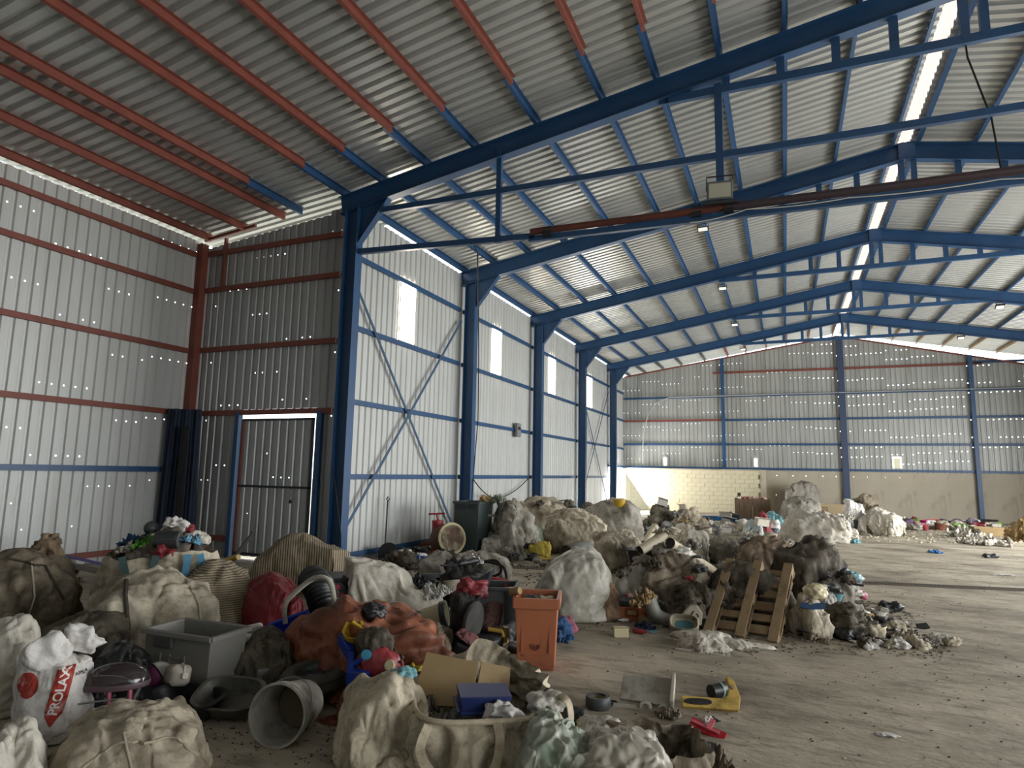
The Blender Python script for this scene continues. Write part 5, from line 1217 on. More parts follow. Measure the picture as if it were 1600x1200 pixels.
t_ = (3.375,-1.698,0.0,0.72,0.5,0.41,0.494); box_bin('black_crate', 'open black plastic crate behind the child seat', 'crate', (t_[0], t_[1], 0), t_[6]+.3, t_[3]*.95, .45, t_[5]*.85, .9, M_BLACK)
t_ = (4.491,-2.544,0.0,0.417,0.45,0.511,0.418); box_bin('black_crate', 'tall black crate beside the orange bin, under the red tray', 'crate', (t_[0], t_[1], 0), t_[6]-.1, t_[3], .45, t_[5]*.9, .95, P_DGREY)
blob('dark_rubbish', 'dark rubbish mound behind the child seat', 'rubbish', (3.973,-2.39,0.0,1.183,1.2,0.634,0.469), bagmat('black_grime', '#2c2a27', '#4c463c', .5, .8), form='heap', fold=.1)
upd()
p = (4.796,-3.868,0.605); put('crumpled_bag', B_RED, (p[0], p[1], p[2]-.05), .3, 1.1, (0, 0), 'red cloth bundle on the dark heap behind the child seat', 'bundle')
p = (4.318,-2.378,0.401); t = box_bin('red_tray', 'dark red plastic tray on the dark heap behind the child seat', 'tray', (p[0], p[1], p[2]-.05), .2, .34, .26, .08, .85, P_RED); t.rotation_euler = (.4, .1, .2)
p = (4.128,-2.511,0.514); t = toy('grey cat-eared plastic shell with a yellow oval on the heap behind the child seat', 'toy', (p[0], p[1], p[2]-.12), 'grey_shell', .1, (.2, .1))
mb = MB(); mb.prism([(-.28, 0, 0), (.2, 0, 0), (.27, 0, .27), (.12, 0, .15), (-.12, 0, .13), (-.29, 0, .24)], (0, 1, 0), .16); mb.build('shell', mat('slate_plastic', '#3a3f45', .4), t, bevel=.02)
MB().lathe([(.6, -.1), (1, -.1), (1, .1), (.6, .1), (.6, -.1)], 22, sx=.09, sy=.04, M=Matrix.Rotation(R(90), 3, 'X') @ Matrix.Diagonal((1, 1, .3))).build('yellow_ring', P_YEL, t, smooth=True, loc=(.05, -.1, .05), rot=(0, .3, 0))
p = (4.732,-2.589,0.46); t = toy('dark round drum with a metal lid between the red tray and the orange bin', 'drum', (p[0], p[1], p[2]-.1), 'lidded_drum'); MB().lathe([(0, -.3), (.15, -.3), (.155, .0), (.165, .02), (.165, .05), (.15, .06), (.1, .05), (0, .045)], 26).build('body', P_DGREY, t, smooth=True); MB().lathe([(0, .062), (.12, .062), (.14, .066), (.12, .074), (0, .07)], 24).build('lid', METAL, t, smooth=True)
blob('bulk_bag', 'beige bag with black hoses looped over it, beyond the dark heap', 'bulk bag', (3.225,-0.395,0.0,0.945,0.9,0.515,0.446), B_GREY, fold=.05)
corrugated('black_hose', 'black hose looped over the beige bag beyond the dark heap', [(3.535,-1.2,0.462), (3.902,-1.3,0.534), (4.017,-1.4,0.395), (3.81,-1.5,0.326), (3.618,-1.5,0.378), (3.642,-1.3,0.499), (4.043,-1.4,0.48), (4.198,-1.6,0.298)], .018, M_RUB, .05, 0, 8)
blob('bulk_bag', 'pointed grey bag left of the hose-covered bag', 'bulk bag', (2.725,-0.727,0.0,0.739,0.8,0.518,0.506), B_GREY, form='drape')
blob('brown_sack', 'brown sacking between the cream sheet and the dark heap', 'sack', (4.63,-4.156,0.0,0.327,0.4,0.355,0.504), B_BROWN, form='low')
scatter('in the dark heap behind the child seat', [(3.796,-3.158,0.0)[:2], (4.888,-3.048,0.0)[:2], (4.016,-0.75,-0.0)[:2], (2.706,-1.194,0.0)[:2]], 46, ['tube', 'crumpled_bag', 'handle', 'carton', 'jug', 'tub', 'rag', 'board', 'bottle', 'shoe'], DULLH+DULLH+BRIGHT[:2]+DULL, 21, (.7, 1.25))
scatter('between the child seat and the orange bin', [(5.217,-4.374,0.0)[:2], (5.333,-4.028,0.0)[:2], (4.918,-3.033,-0.0)[:2], (4.77,-3.11,0.0)[:2]], 9, ['can', 'crumpled_bag', 'wrap', 'handle'], DULLH, 22, (.7, 1.1))
scatter('behind the orange bin beside the milky bag', [(5.295,-2.839,0.0)[:2], (5.391,-2.79,0.0)[:2], (5.262,-2.396,0.0)[:2], (5.16,-2.449,0.0)[:2]], 4, ['crumpled_bag', 'rag'], [('pink', C_PINK), ('blue', C_BLU)], 23, (.8, 1.1))

# ---- mid-left: shovel, pump, green bin, barrel, things at the wall
a = Vector((0.1,1.735,1.111)); b = Vector((0.25,1.488,0.278))
t = empty('shovel', (b.x, b.y, 0), 0, 'rusty shovel leaning upright against the left wall', 'shovel'); o_ = Vector((b.x, b.y, 0))
MB(o_).tube([a, b], .016, 8).build('shaft', M_DARK, t); MB(o_).tube([a+Vector((0, -.05, .02)), a+Vector((0, .0, .07)), a+Vector((0, .07, .03)), a], .014, 8).build('grip', M_DARK, t)
bz = b.z-.02; MB(o_).prism([b+Vector((.02, -.13, 0)), b+Vector((.02, .13, 0)), b+Vector((.08, .13, -bz*.6)), b+Vector((.12, 0, -bz)), b+Vector((.08, -.13, -bz*.6))], (1, 0, .2), .012).build('blade', M_DARK, t)
gp = (1.345,2.915,0.0); gh_ = (1.109,3.335,0.0,0.657,0.1,1.092,0.467)[5]
t = box_bin('green_bin', 'dark green-grey plastic bin at the foot of the second column', 'bin', (gp[0], gp[1]+.25, 0), -.1, .62, .6, gh_, .86, plastic('dark_green_plastic', '#3a4644', .5), lip=.05)
mb = MB()
for k in range(6): mb.box((-.23+.09*k, -.3, gh_*.9), (.012, .03, .1))
mb.build('grip_rib', P_DGREY, t)
pb = (0.797,2.579,0.0); ph = (0.778,2.626,0.0,0.201,0.1,0.705,0.511)[5]
t = empty('floor_pump', (pb[0], pb[1], 0), .2, 'red upright hand pump with a crossbar handle left of the green bin', 'pump')
MB().lathe([(0, 0), (.13, 0), (.135, .03), (.125, .05), (.125, ph*.92), (.135, ph*.93), (.135, ph*.98), (.06, ph), (0, ph)], 20, sx=.9, sy=.9).build('barrel', mat('pump_red', '#97232a', .4), t, smooth=True)
mb = MB(); mb.tube([(0, 0, ph), (-.03, 0, ph*1.18)], .018, 8); mb.tube([(-.2, 0, ph*1.16), (.16, 0, ph*1.2)], .018, 8); mb.build('crossbar_handle', MATS['pump_red'], t)
for k in range(5): MB().box((.09, -.1, ph*(.25+.12*k)), (.02, .02, .05)).build('bolt', METAL, t)
rb = (0.974,2.282,0.0,0.715,0.5,0.631,0.511); t = empty('rusty_drum', (rb[0]+.1, rb[1]+.25, .0), 1.0, 'round rusty drum lying behind the red hand pump', 'drum')
MB().lathe([(0, -.2), (.3, -.2), (.32, -.18), (.31, 0), (.32, .18), (.3, .2), (0, .2)], 28, M=Matrix.Rotation(R(80), 3, 'X'), c=(0, 0, .33)).build('body', mat('rust', '#6f4a38', .85, col2='#4d382c', nscale=3), t, smooth=True)
MB().lathe([(.27, .2), (.29, .22), (.32, .2), (.3, .19)], 28, M=Matrix.Rotation(R(80), 3, 'X'), c=(0, 0, .33)).build('hoop', P_CREAM, t, smooth=True)
blob('dark_bag', 'dark round bag against the wall behind the rusty drum', 'bag', (-0.286,4.428,0.0,0.77,0.5,0.458,0.514), B_DARK)
p = (-2.552,9.321,0.0,0.416,0.2,1.142,0.494); MB((p[0]-.35, p[1]+.7, 0)).box((p[0]-.35, p[1]+.7, .7), (.05, .35, 1.4)).build('leaning_board', mat('grey_board', '#6f6c64', .8), loc=(p[0]-.35, p[1]+.7, 0), label='narrow grey board leaning on the wall beside the second column', cat='board')
put('crumpled_bag', B_TAN, (gp[0]+.25, gp[1]+.3, gh_-.02), .3, .9, (0, 0), 'tan rag bundle sticking out of the green bin', 'rag')
sb_ = (0.66,0.778,0.0); t = toy('round dark pan lid leaning near the foot of the shovel', 'lid', (sb_[0], sb_[1]+.2, .18), 'pan_lid', .2, (1.25, 0)); MB().lathe([(0, 0), (.19, 0), (.2, .015), (.1, .04), (0, .045)], 26).build('disc', M_DARK, t, smooth=True)
blob('dark_rubbish', 'low dark rubbish along the left wall under the shovel', 'rubbish', (1.144,0.579,0.0,1.048,0.7,0.281,0.568), B_DARK, form='heap', fold=.1)
scatter('along the left wall under the shovel', [(1.018,-0.141,0.0)[:2], (1.624,0.622,0.0)[:2], (0.987,2.456,-0.0)[:2], (0.101,1.915,0.0)[:2]], 26, ['tube', 'can', 'crumpled_bag', 'jug', 'tub', 'rag', 'board', 'bottle', 'shoe'], DULLH+[('white', P_WHITE), ('blue', P_BLUE)]+DULL, 31, (.8, 1.4))
scatter('around the red hand pump', [(1.167,1.271,0.0)[:2], (1.878,1.215,0.0)[:2], (0.688,3.28,0.0)[:2], (0.156,3.222,0.0)[:2]], 12, ['crumpled_bag', 'rag', 'wrap'], CLOTHS+DULL, 32, (.8, 1.2))

# ---- long heap of slumped bags along the left wall
G2 = 'slumped bags heaped along the left wall'
for (b_, m, lb, fo) in [((2.065,3.516,0.0,1.339,1.5,1.119,0.401), B_GREY, 'tall grey crumpled bag at the left end of the wall heap, beside the green bin', 'heap'),
    ((1.745,6.362,0.0,1.931,1.6,1.08,0.352), B_BEIGE, 'large pale slumped bag on the crest of the wall heap', 'bag'),
    ((3.192,4.652,0.0,1.289,1.5,0.893,0.3), B_BEIGE, 'large pale bag at the right end of the wall heap', 'bag2'),
    ((2.908,4.444,0.0,1.098,1.0,0.694,0.323), B_BROWN, 'brown sagging bag in the middle of the wall heap', 'low'),
    ((1.942,3.266,0.0,0.842,0.8,0.413,0.416), B_TRANS, 'flattened milky bag at the foot of the wall heap', 'drape'),
    ((2.355,3.751,0.0,0.763,0.8,0.669,0.376), B_GREEN, 'greenish plastic bag full of scrap at the front of the wall heap', 'bag'),
    ((-2.003,11.853,0.0,1.102,1.0,0.842,0.422), B_DARK, 'dark grey bag at the top left of the wall heap', 'bag2')]:
    blob('bulk_bag', lb, 'bulk bag', b_, m, group=G2, form=fo, fold=.06, crease=.04, ridge=.02)
blob('yellow_sack', 'small yellow mesh sack on the floor in front of the wall heap', 'sack', (2.937,2.964,0.0,0.465,0.4,0.351,0.356), B_YEL, form='sack', fold=.06)
a = Vector((3.414,3.239,0.0)); b = Vector((3.622,4.239,0.115)); a = a+Vector((0, 0, .14)); b.z = .16
t = MB(a).tube([a, b], .15, 24, caps=False).build('grey_pipe', mat('pipe_grey', '#6f716d', .6), loc=a, smooth=True, label='short wide grey pipe lying in front of the wall heap', cat='pipe'); MB().tube([Vector((0, 0, 0)), b-a], .135, 24).build('dark_bore', M_BLACK, t);  # solid black core stands for the shade inside the hollow pipe
t.modifiers.new('thick', 'SOLIDIFY').thickness = -.012
upd()
scatter('on the floor before the wall heap', [(2.436,1.543,0.0)[:2], (3.471,2.15,0.0)[:2], (2.941,3.647,0.0)[:2], (1.78,2.939,0.0)[:2]], 14, ['crumpled_bag', 'wrap', 'rag', 'can'], DULL, 33, (.5, .9))
scatter('on the wall heap', [(1.78,2.939,0.0)[:2], (3.59,4.813,0.0)[:2], (2.524,6.803,0.0)[:2], (0.839,5.704,0.0)[:2]], 22, ['crumpled_bag', 'wrap', 'rag', 'tube'], DULL+[('green', B_GREEN)], 34, (.8, 1.4))

# ---- milky bag, orange case, boot, slipper and the things on the floor
blob('milky_bag', 'big milky white plastic bag standing behind the orange bin', 'bulk bag', (5.101,-1.549,0.0,1.05,1.0,0.755,0.302), bagmat('milky_white', '#b7b3a6', '#807a69', .5, .78, rough=.35), form='bag2', seed=302, sub=6, fold=.025, crease=.025, ridge=.03, taper=.5, peak=[(.2, 0, .12, .3)])
blob('brown_cloth', 'reddish brown cloth slumped against the right of the milky bag', 'cloth', (5.498,-1.604,0.0,0.462,0.4,0.474,0.257), bagmat('tan_cloth', '#8a7058', '#46382c', .45, .7), form='bag', taper=.5, lean=(-.05, .1), fold=.06)
oc_ = (5.806,-1.499,0.0,0.495,0.3,0.236,0.218)
t = empty('orange_case', oc_[:3], oc_[6], 'orange tool case with a black lid, in front of the centre heap', 'tool case')
MB().box((0, 0, oc_[5]*.36), (oc_[3], .26, oc_[5]*.72)).build('body', P_ORG, t, bevel=.015); MB().box((0, 0, oc_[5]*.86), (oc_[3]*1.02, .28, oc_[5]*.26)).build('lid', M_BLACK, t, bevel=.012)
mb = MB()
for x in (-.36, .36): mb.box((x*oc_[3], -.135, oc_[5]*.4), (.05, .02, .12))
mb.box((0, -.135, oc_[5]*.45), (.16, .015, .1)); mb.build('latch', mat('dark_orange_plastic', '#7a3412', .5), t, bevel=.004); MB().box((0, -.145, oc_[5]*.45), (.1, .006, .05)).build('label_plate', CARD, t)
bp = (6.257,-1.718,0.0,0.373,0.3,0.314,0.168)
t = empty('rubber_boot', (bp[0], bp[1], 0), bp[6], 'grey rubber boot lying on its side right of the orange case', 'boot'); t.scale = (1.25, 1.25, 1.25)
MB().tube([(-.16, 0, .24), (-.13, 0, .16), (-.1, 0, .1), (-.04, 0, .07), (.04, 0, .07), (.1, 0, .08), (.14, 0, .09)], [.07, .068, .072, .066, .05, .05, .035], 14).build('boot_leg', mat('grey_rubber', '#76766c', .5, dirt='#4f4c40', dscale=4), t, smooth=True)
MB().bar((-.17, 0, .02), (-.04, 0, .01), .1, .025).build('sole', mat('pale_sole', '#8c8b7f', .7), t)
sp_ = (6.491,-1.76,0.0,0.448,0.3,0.328,0.139)
t = empty('worn_slipper', (sp_[0]-.02, sp_[1]-.1, .0), sp_[6], 'worn beige slipper box with an open oval mouth, turquoise inside, left of the pallet', 'slipper'); t.scale = (.85, .85, .85)
MB().lathe([(0, 0), (.95, 0), (1, .02), (1, .13), (.9, .15), (.85, .12), (.8, .03), (0, .02)], 28, sq=3.4, sx=.19, sy=.1, M=Matrix.Rotation(R(60), 3, 'X'), c=(0, 0, .09)).build('mouth', mat('beige_rubber', '#a39a86', .6), t, smooth=True)
MB().lathe([(0, 0), (.8, 0), (.8, .02), (0, .03)], 24, sq=3, sx=.15, sy=.07, M=Matrix.Rotation(R(60), 3, 'X'), c=(0, -.01, .09)).build('lining', mat('teal_lining', '#47777a', .7), t, smooth=True)
MB().prism([(-.05, .05, .12), (.22, .05, .1), (.24, .07, .24), (.17, .09, .34), (.08, .09, .33), (-.02, .07, .22)], (0, 1, .2), .05).build('upright_flap', mat('beige_rubber', '#a39a86'), t, bevel=.01)
tm = text_mesh('13', .13, INKB, R(-38), (0, 0), 0)
o = link('printed_number', tm, t, (.13, .998, .23))
o.location = (.12, .97, .22)
put('carton', P_CREAM, (5.874,-2.363,0.0), .4, .78, (0, 0), 'small cream box on the floor in front of the orange case', 'box')
put('bottle', P_RED, (6.038,-2.185,0.0), 1.2, .8, (0, 0), 'red plastic piece on the floor right of the small cream box', 'plastic piece')
put('rag', mat('dark_blue_cloth', '#27304e', .8), (6.042,-1.89,0.0), .2, .6, (0, 0), 'dark blue cloth scrap on the floor behind the red piece', 'rag')
put('board', P_CYAN, (6.149,-2.0,0.0), 1.2, .4, (0, 0), 'tiny turquoise piece beside the dirty white cloth', 'plastic piece')
cloth('white_cloth', 'dirty white cloth trailing over the floor in front of the pallet', 'cloth', (6.611,-2.181,0.0,0.806,0.5,0.115,0.131), B_CREAM, form='drape2', fold=.03, ridge=.015)
cloth('white_cloth', 'frayed end of dirty white cloth nearest the camera, below the pallet', 'cloth', (6.752,-2.475,0.0,0.522,0.4,0.135,0.117), B_CREAM, form='heap', fold=.03, ridge=.015)
cloth('white_cloth', 'thin strip of dirty white cloth along the foot of the pallet', 'cloth', (7.078,-2.212,0.0,0.697,0.3,0.077,0.068), B_CREAM, form='drape2', fold=.03, ridge=.015)
# wheel, metal trough, yellow jigsaw-handled tool, red windmill
wh = (6.221,-4.593,0.0); wheel((wh[0], wh[1]+.05, .0), .095, .085, 'small black wheel lying flat on the floor right of the orange bin', tyre=P_DGREY, rim=plastic('yellowish_rim', '#7d7548'))
put('handle', M_BLACK, (wh[0]+.06, wh[1]+.14, 0), .4, .55, (0, 0), 'small black bracket behind the small black wheel', 'bracket')
sc0 = (6.553,-4.403,0.0)
t = empty('metal_casing', (sc0[0]-.02, sc0[1]+.09, 0), .12, 'dusty pale metal casing with two knobs lying on the floor', 'casing'); t.rotation_euler = (R(32), 0, .12)
DM = mat('dusty_aluminium', '#b3aea1', .6, .2, col2='#8d887b', nscale=5, dirt='#5f5a4e', dscale=8, dlo=.5, dhi=.75)
mb = MB(); mb.prism([(-.2, .0, .02), (.17, -.02, .02), (.2, .02, .02), (.2, .24, .02), (-.19, .22, .02)], (0, 0, 1), .03); mb.build('plate', DM, t, bevel=.006)
MB().bar((.19, -.02, .04), (.2, .24, .05), .03, .1).build('folded_edge', mat('pale_metal', '#b5b0a2', .5, .3), t, bevel=.008)
for x, r in ((-.0, .05), (.12, .035)): MB().lathe([(0, 0), (r, 0), (r, .03), (r*.8, .045), (r*.5, .045), (r*.45, .03), (0, .03)], 22, M=Matrix.Rotation(R(35), 3, 'X'), c=(x, -.05, .02)).build('knob', DM, t, smooth=True)
MB().box((-.15, -.1, .035), (.17, .05, .07)).build('small_block', DM, t)
yl = (6.791,-4.272,0.0); yr = (7.196,-4.132,0.0)
t = empty('yellow_saw', (yl[0], yl[1], 0), math.atan2(yr[1]-yl[1], yr[0]-yl[0]), 'yellow hand saw handle with a black grip and hooked end, lying on the floor', 'saw'); t.rotation_euler = (R(50), 0, t.rotation_euler[2]); t.location.z = .035; L_ = math.hypot(yr[0]-yl[0], yr[1]-yl[1])
YB_ = mat('worn_yellow', '#b99b4c', .5, dirt='#7a6430', dscale=6)
MB().prism([(0, -.04, .02), (L_*.75, -.05, .02), (L_*.95, -.05, .02), (L_*1.02, .04, .02), (L_*.97, .16, .02), (L_*.87, .2, .02), (L_*.83, .19, .02), (L_*.86, .12, .02), (L_*.8, .05, .02), (L_*.7, .03, .02), (0, .04, .02)], (0, 0, 1), .045).build('body', YB_, t, bevel=.008)
MB().lathe([(0, 0), (1, 0), (.95, .012), (0, .014)], 24, sq=2.6, sx=L_*.24, sy=.022, c=(L_*.27, -.003, .042)).build('black_grip', M_BLACK, t, smooth=True)
MB().lathe([(0, 0), (.014, 0), (.012, .012), (0, .014)], 12, c=(L_*.9, .11, .044)).build('screw', METAL, t)
p = (7.059,-4.021,0.0); t = toy('black roller with an orange core lying against the yellow saw', 'roller', (p[0]-.03, p[1]+.12, .055), 'roller', .9, (0, R(90)))
MB().lathe([(.0, -.09), (.05, -.09), (.052, -.01), (.056, .0), (.056, .012), (.052, .02), (.052, .09), (.03, .09)], 24).build('body', M_BLACK, t, smooth=True); MB().lathe([(.052, -.005), (.058, 0), (.058, .012), (.052, .016)], 24).build('pale_ring', mat('teal_ring', '#7fa39a', .4), t, smooth=True); MB().lathe([(0, .06), (.03, .06), (.03, .09), (0, .092)], 18).build('orange_core', mat('orange_core', '#9a4f2a', .5), t, smooth=True)
p = (7.016,-4.68,0.0); t = toy('small red plastic toy windmill lying on the floor', 'toy', p, 'red_windmill', .3, (.5, 0)); t.scale = (1.05, 1.05, 1.05)
mb = MB(); 
for a, l_ in ((2.6, .11), (-.5, .12)): mb.bar((0, 0, .02), (l_*math.cos(a), l_*math.sin(a), .03), .07, .02)
mb.build('vane', plastic('toy_red', '#9c1b26'), t, bevel=.004); mb = MB(); mb.bar((-.09, .05, .045), (.07, -.04, .05), .02, .01); mb.bar((.05, .06, .05), (-.0, -.02, .055), .03, .012); mb.build('cross', plastic('toy_pink', '#c2606a'), t)
put('bottle', mat('dark_green_plastic', '#1c4a30', .4), (7.048,-4.451,-0.0), 1.2, .35, (0, 0), 'tiny dark green piece beside the red windmill', 'plastic piece')
put('wrap', B_WHITE, (6.997,-4.463,0.0), 1.2, .25, (0, 0), 'tiny white scrap above the red windmill', 'scrap'); put('wrap', B_WHITE, (8.147,-4.194,0.0), .2, (.45, .3, .12), (0, 0), 'thin white scrap alone on the bare floor, lower right', 'scrap')
put('rag', B_BROWN, (6.733,-4.498,0.0), .2, .5, (0, 0), 'brown crumb of rubbish under the metal casing', 'scrap')

# ---- pallet leaning on the heap
PB0 = Vector((6.66,-1.768,0.0)); PB1 = Vector((7.453,-1.932,0.0)); PT0 = Vector((6.845,-0.808,0.696))
xa = (PB1-PB0).normalized(); ya = (PT0-PB0).normalized(); xa = (xa-ya*xa.dot(ya)).normalized(); za = xa.cross(ya)   # za: away from the camera into the heap
if za.y < 0: za = -za
pw = (PB1-PB0).length*.97
t = empty('wooden_pallet', PB0, 0, 'worn wooden pallet leaning upright against the centre heap', 'pallet'); M3 = Matrix((xa, ya, za)).transposed(); t.matrix_world = Matrix.Translation(PB0+Vector((0, 0, .02))) @ M3.to_4x4()
rg = random.Random(3)
for i, x in enumerate((.05, pw/2, pw-.05)):
    MB().box((x, .6, .011), (.1, 1.2, .022)).build('bottom_board', WOOD, t, rot=(0, 0, rg.uniform(-.01, .01)))
    for y in (.07, .6, 1.13): MB().box((x, y, .06), (.1, .14, .076)).build('block', WOOD, t)
    MB().box((x, .6, .109), (.1, 1.2, .02)).build('stringer_board', WOOD, t)
for k in range(7): MB().box((pw/2, .06+k*.18, .13), (pw, .1 if k % 2 == 0 else .12, .02)).build('deck_board', WOOD, t, rot=(0, 0, rg.uniform(-.012, .012)))

# ---- the centre heap behind the pallet
G3 = 'dirty sacks in the heap behind the pallet'
for (b_, m, lb, fo) in [
    ((4.66,2.375,0.0,0.869,0.9,0.689,0.241), B_BEIGE, 'open beige sack behind the milky bag', 'sack'),
    ((5.835,-0.774,0.0,0.823,0.9,0.574,0.197), B_GREY, 'grey striped sack behind the orange case', 'low'),
    ((6.222,-0.759,0.0,0.923,1.0,0.697,0.154), B_BROWN, 'large brown sack in the shadow left of the pallet', 'bag'),
    ((5.819,1.732,0.0,0.933,1.1,0.504,0.155), B_BROWN, 'long brown sack on top of the heap under the white tube', 'low'),
    ((5.959,3.858,0.0,0.895,1.0,0.67,0.12), B_CREAM, 'cream sack with a raised corner in the middle of the centre heap', 'drape2'),
    ((5.604,4.387,0.0,0.765,0.9,0.587,0.141), B_BEIGE, 'pale torn sack beside the white tubes', 'heap'),
    ((6.414,4.063,0.0,0.778,0.9,0.53,0.085), B_GREY, 'rounded grey bag above the left side of the pallet', 'bag2'),
    ((7.206,3.132,0.0,0.991,1.0,0.653,0.029), bagmat('brown_taupe', '#7a6a58', '#4a3f33', .45, .7), 'smooth brown bag above the right side of the pallet', 'bag'),
    ((7.091,-0.761,0.0,1.045,1.0,0.663,0.055), B_DARK, 'dark sagging sack directly behind the pallet', 'low'),
    ((7.911,0.559,0.0,1.161,1.3,0.893,-0.034), bagmat('black_brown_tarp', '#5c5244', '#2c2820', .4, .62), 'big dark grimy bag at the right end of the centre heap', 'drape'),
    ((8.146,1.16,0.0,0.707,0.9,0.4,-0.054), B_TAN, 'tan sack squeezed under the big dark bag', 'low'),
    ((8.104,0.157,0.0,0.646,0.7,0.421,-0.055), B_GREY, 'pale grey flat sack below the tan sack', 'bag2'),
    ((7.747,-1.37,0.0,0.467,0.6,0.469,-0.021), B_BEIGE, 'beige torn sack on the floor right of the pallet', 'heap')]:
    blob('dirty_sack', lb, 'sack', b_, m, group=G3, form=fo, fold=.06, crease=.04, ridge=.02)
b_ = (8.038,4.045,0.55,1.122,1.0,0.544,-0.034); blob('dirty_sack', 'cream crumpled sack crowning the right end of the centre heap', 'sack', b_, B_CREAM, group=G3, form='bag', fold=.07, crease=.04)
b_ = (7.439,3.448,0.22,0.431,0.6,0.396,0.01); blob('dirty_sack', 'small milky sack hanging over the left of the big dark bag', 'sack', b_, B_GREEN, group=G3, form='low', fold=.07)
blob('striped_bag_scrap', 'white and red striped plastic bag on the debris right of the pallet', 'plastic bag', (7.987,-0.506,0.0,0.197,0.25,0.429,-0.046), B_WHITE, form='sack', fold=.08); 
blob('red_wrap', 'red end of the striped plastic bag right of the pallet', 'plastic bag', (7.967,-0.62,0.0,0.195,0.26,0.212,-0.044), bagmat('red_wrap', '#a8343c', '#6f2a2a', .5, .8, rough=.4), sub=4, fold=.08)
TUBE = mat('cream_tube', '#b6ad94', .5, dirt='#8d8268', dscale=3)
def off(p): return Vector(p)+Vector((.02, -.1, .05))
def pipe(label, a, b, r, group=None):
    a, b = Vector(a), Vector(b); o = MB(a).tube([a, b], r, 20, caps=False).build('white_tube', TUBE, loc=a, smooth=True, label=label, cat='tube', group=group)
    MB().tube([(b-a)*.02, (b-a)*.98], r*.9, 16).build('dark_bore', M_BLACK, o); return o  # capped black core paints the inner shade of the tube
pipe('long cream tube slanting down to the pallet', off((6.136,-0.718,0.809)), off((6.336,2.84,0.0)), .07, 'cream tubes on the centre heap')
pipe('short cream tube rising to the left out of the black tub', off((5.288,1.488,0.432)), (5.641,1.788,0.72), .085, 'cream tubes on the centre heap')
pipe('second cream tube behind, pointing steeply up', off((4.319,6.753,0.0)), (4.502,7.153,0.447), .09, 'cream tubes on the centre heap')
bt_ = (5.237,1.77,0.15,0.452,0.4,0.313,0.205); basin('black_tub', 'black round tub under the short cream tubes', (bt_[0], bt_[1], bt_[2]), bt_[3]/2*.9, .3, .32, M_BLACK, cat='tub')
upd()
scatter('on the centre heap behind the pallet', [(5.791,-0.545,0.0)[:2], (7.694,0.48,0.0)[:2], (7.648,3.681,0.0)[:2], (5.098,3.603,0.0)[:2]], 46, ['rag', 'crumpled_bag', 'wrap', 'rag'], DULL[:3]+[('brown', B_BROWN), ('brown', B_BROWN), ('pale', B_CREAM)], 41, (.6, 1.2))
scatter('in the debris right of the pallet', [(7.623,-1.642,0.0)[:2], (8.748,-1.064,0.0)[:2], (8.606,0.375,0.0)[:2], (7.989,0.046,0.0)[:2]], 90, ['rag', 'crumpled_bag', 'wrap', 'tube', 'board', 'bottle', 'shoe', 'tub', 'jug', 'can'], DULL+DULLH+DULLH+[('pink', P_PINK), ('blue', C_BLU), ('light blue', C_CYAN), ('cream', P_CREAM)], 42, (.45, .9))
scatter('at the edge of the debris beyond the pallet', [(8.129,-1.805,0.0)[:2], (9.192,-1.182,0.0)[:2], (8.958,-0.119,0.0)[:2], (8.275,-0.829,0.0)[:2]], 34, ['wrap', 'rag', 'board', 'bottle', 'can', 'crumpled_bag'], DULL+[('milky', B_TRANS), ('milky', B_TRANS), ('dirty white', P_WHITE)], 43, (.35, .8))
blob('dark_rubbish', 'low dark rubbish spread right of the pallet', 'rubbish', (8.094,-1.013,0.0,1.045,0.8,0.28,-0.061), B_DARK, form='heap', fold=.1)
for pt, lb, s_, m in (((8.796,0.607,0.0), 'black crumpled bag at the right tip of the debris', .9, M_BLACK), ((9.039,-1.091,0.0), 'milky plastic bottle-shaped wrap at the far right of the debris', .7, B_TRANS), ((8.594,-1.514,0.0), 'white flat scrap in front of the debris', .6, B_WHITE)):
    put('wrap', m, pt, .2, s_, (0, 0), lb, 'plastic wrap')
blob('dark_rubbish', 'dark rubbish under the centre heap between the boot and the pallet', 'rubbish', (6.588,-1.338,0.0,1.24,0.7,0.413,0.12), B_DARK, form='heap', fold=.1)
scatter('between the boot and the centre heap', [(5.708,-1.822,0.0)[:2], (6.729,-1.634,0.0)[:2], (6.495,-0.166,-0.0)[:2], (5.405,-0.753,0.0)[:2]], 24, ['rag', 'crumpled_bag', 'wrap', 'tube', 'bottle', 'can'], DULL+DULLH+[('red', P_RED)], 44, (.6, 1.1))

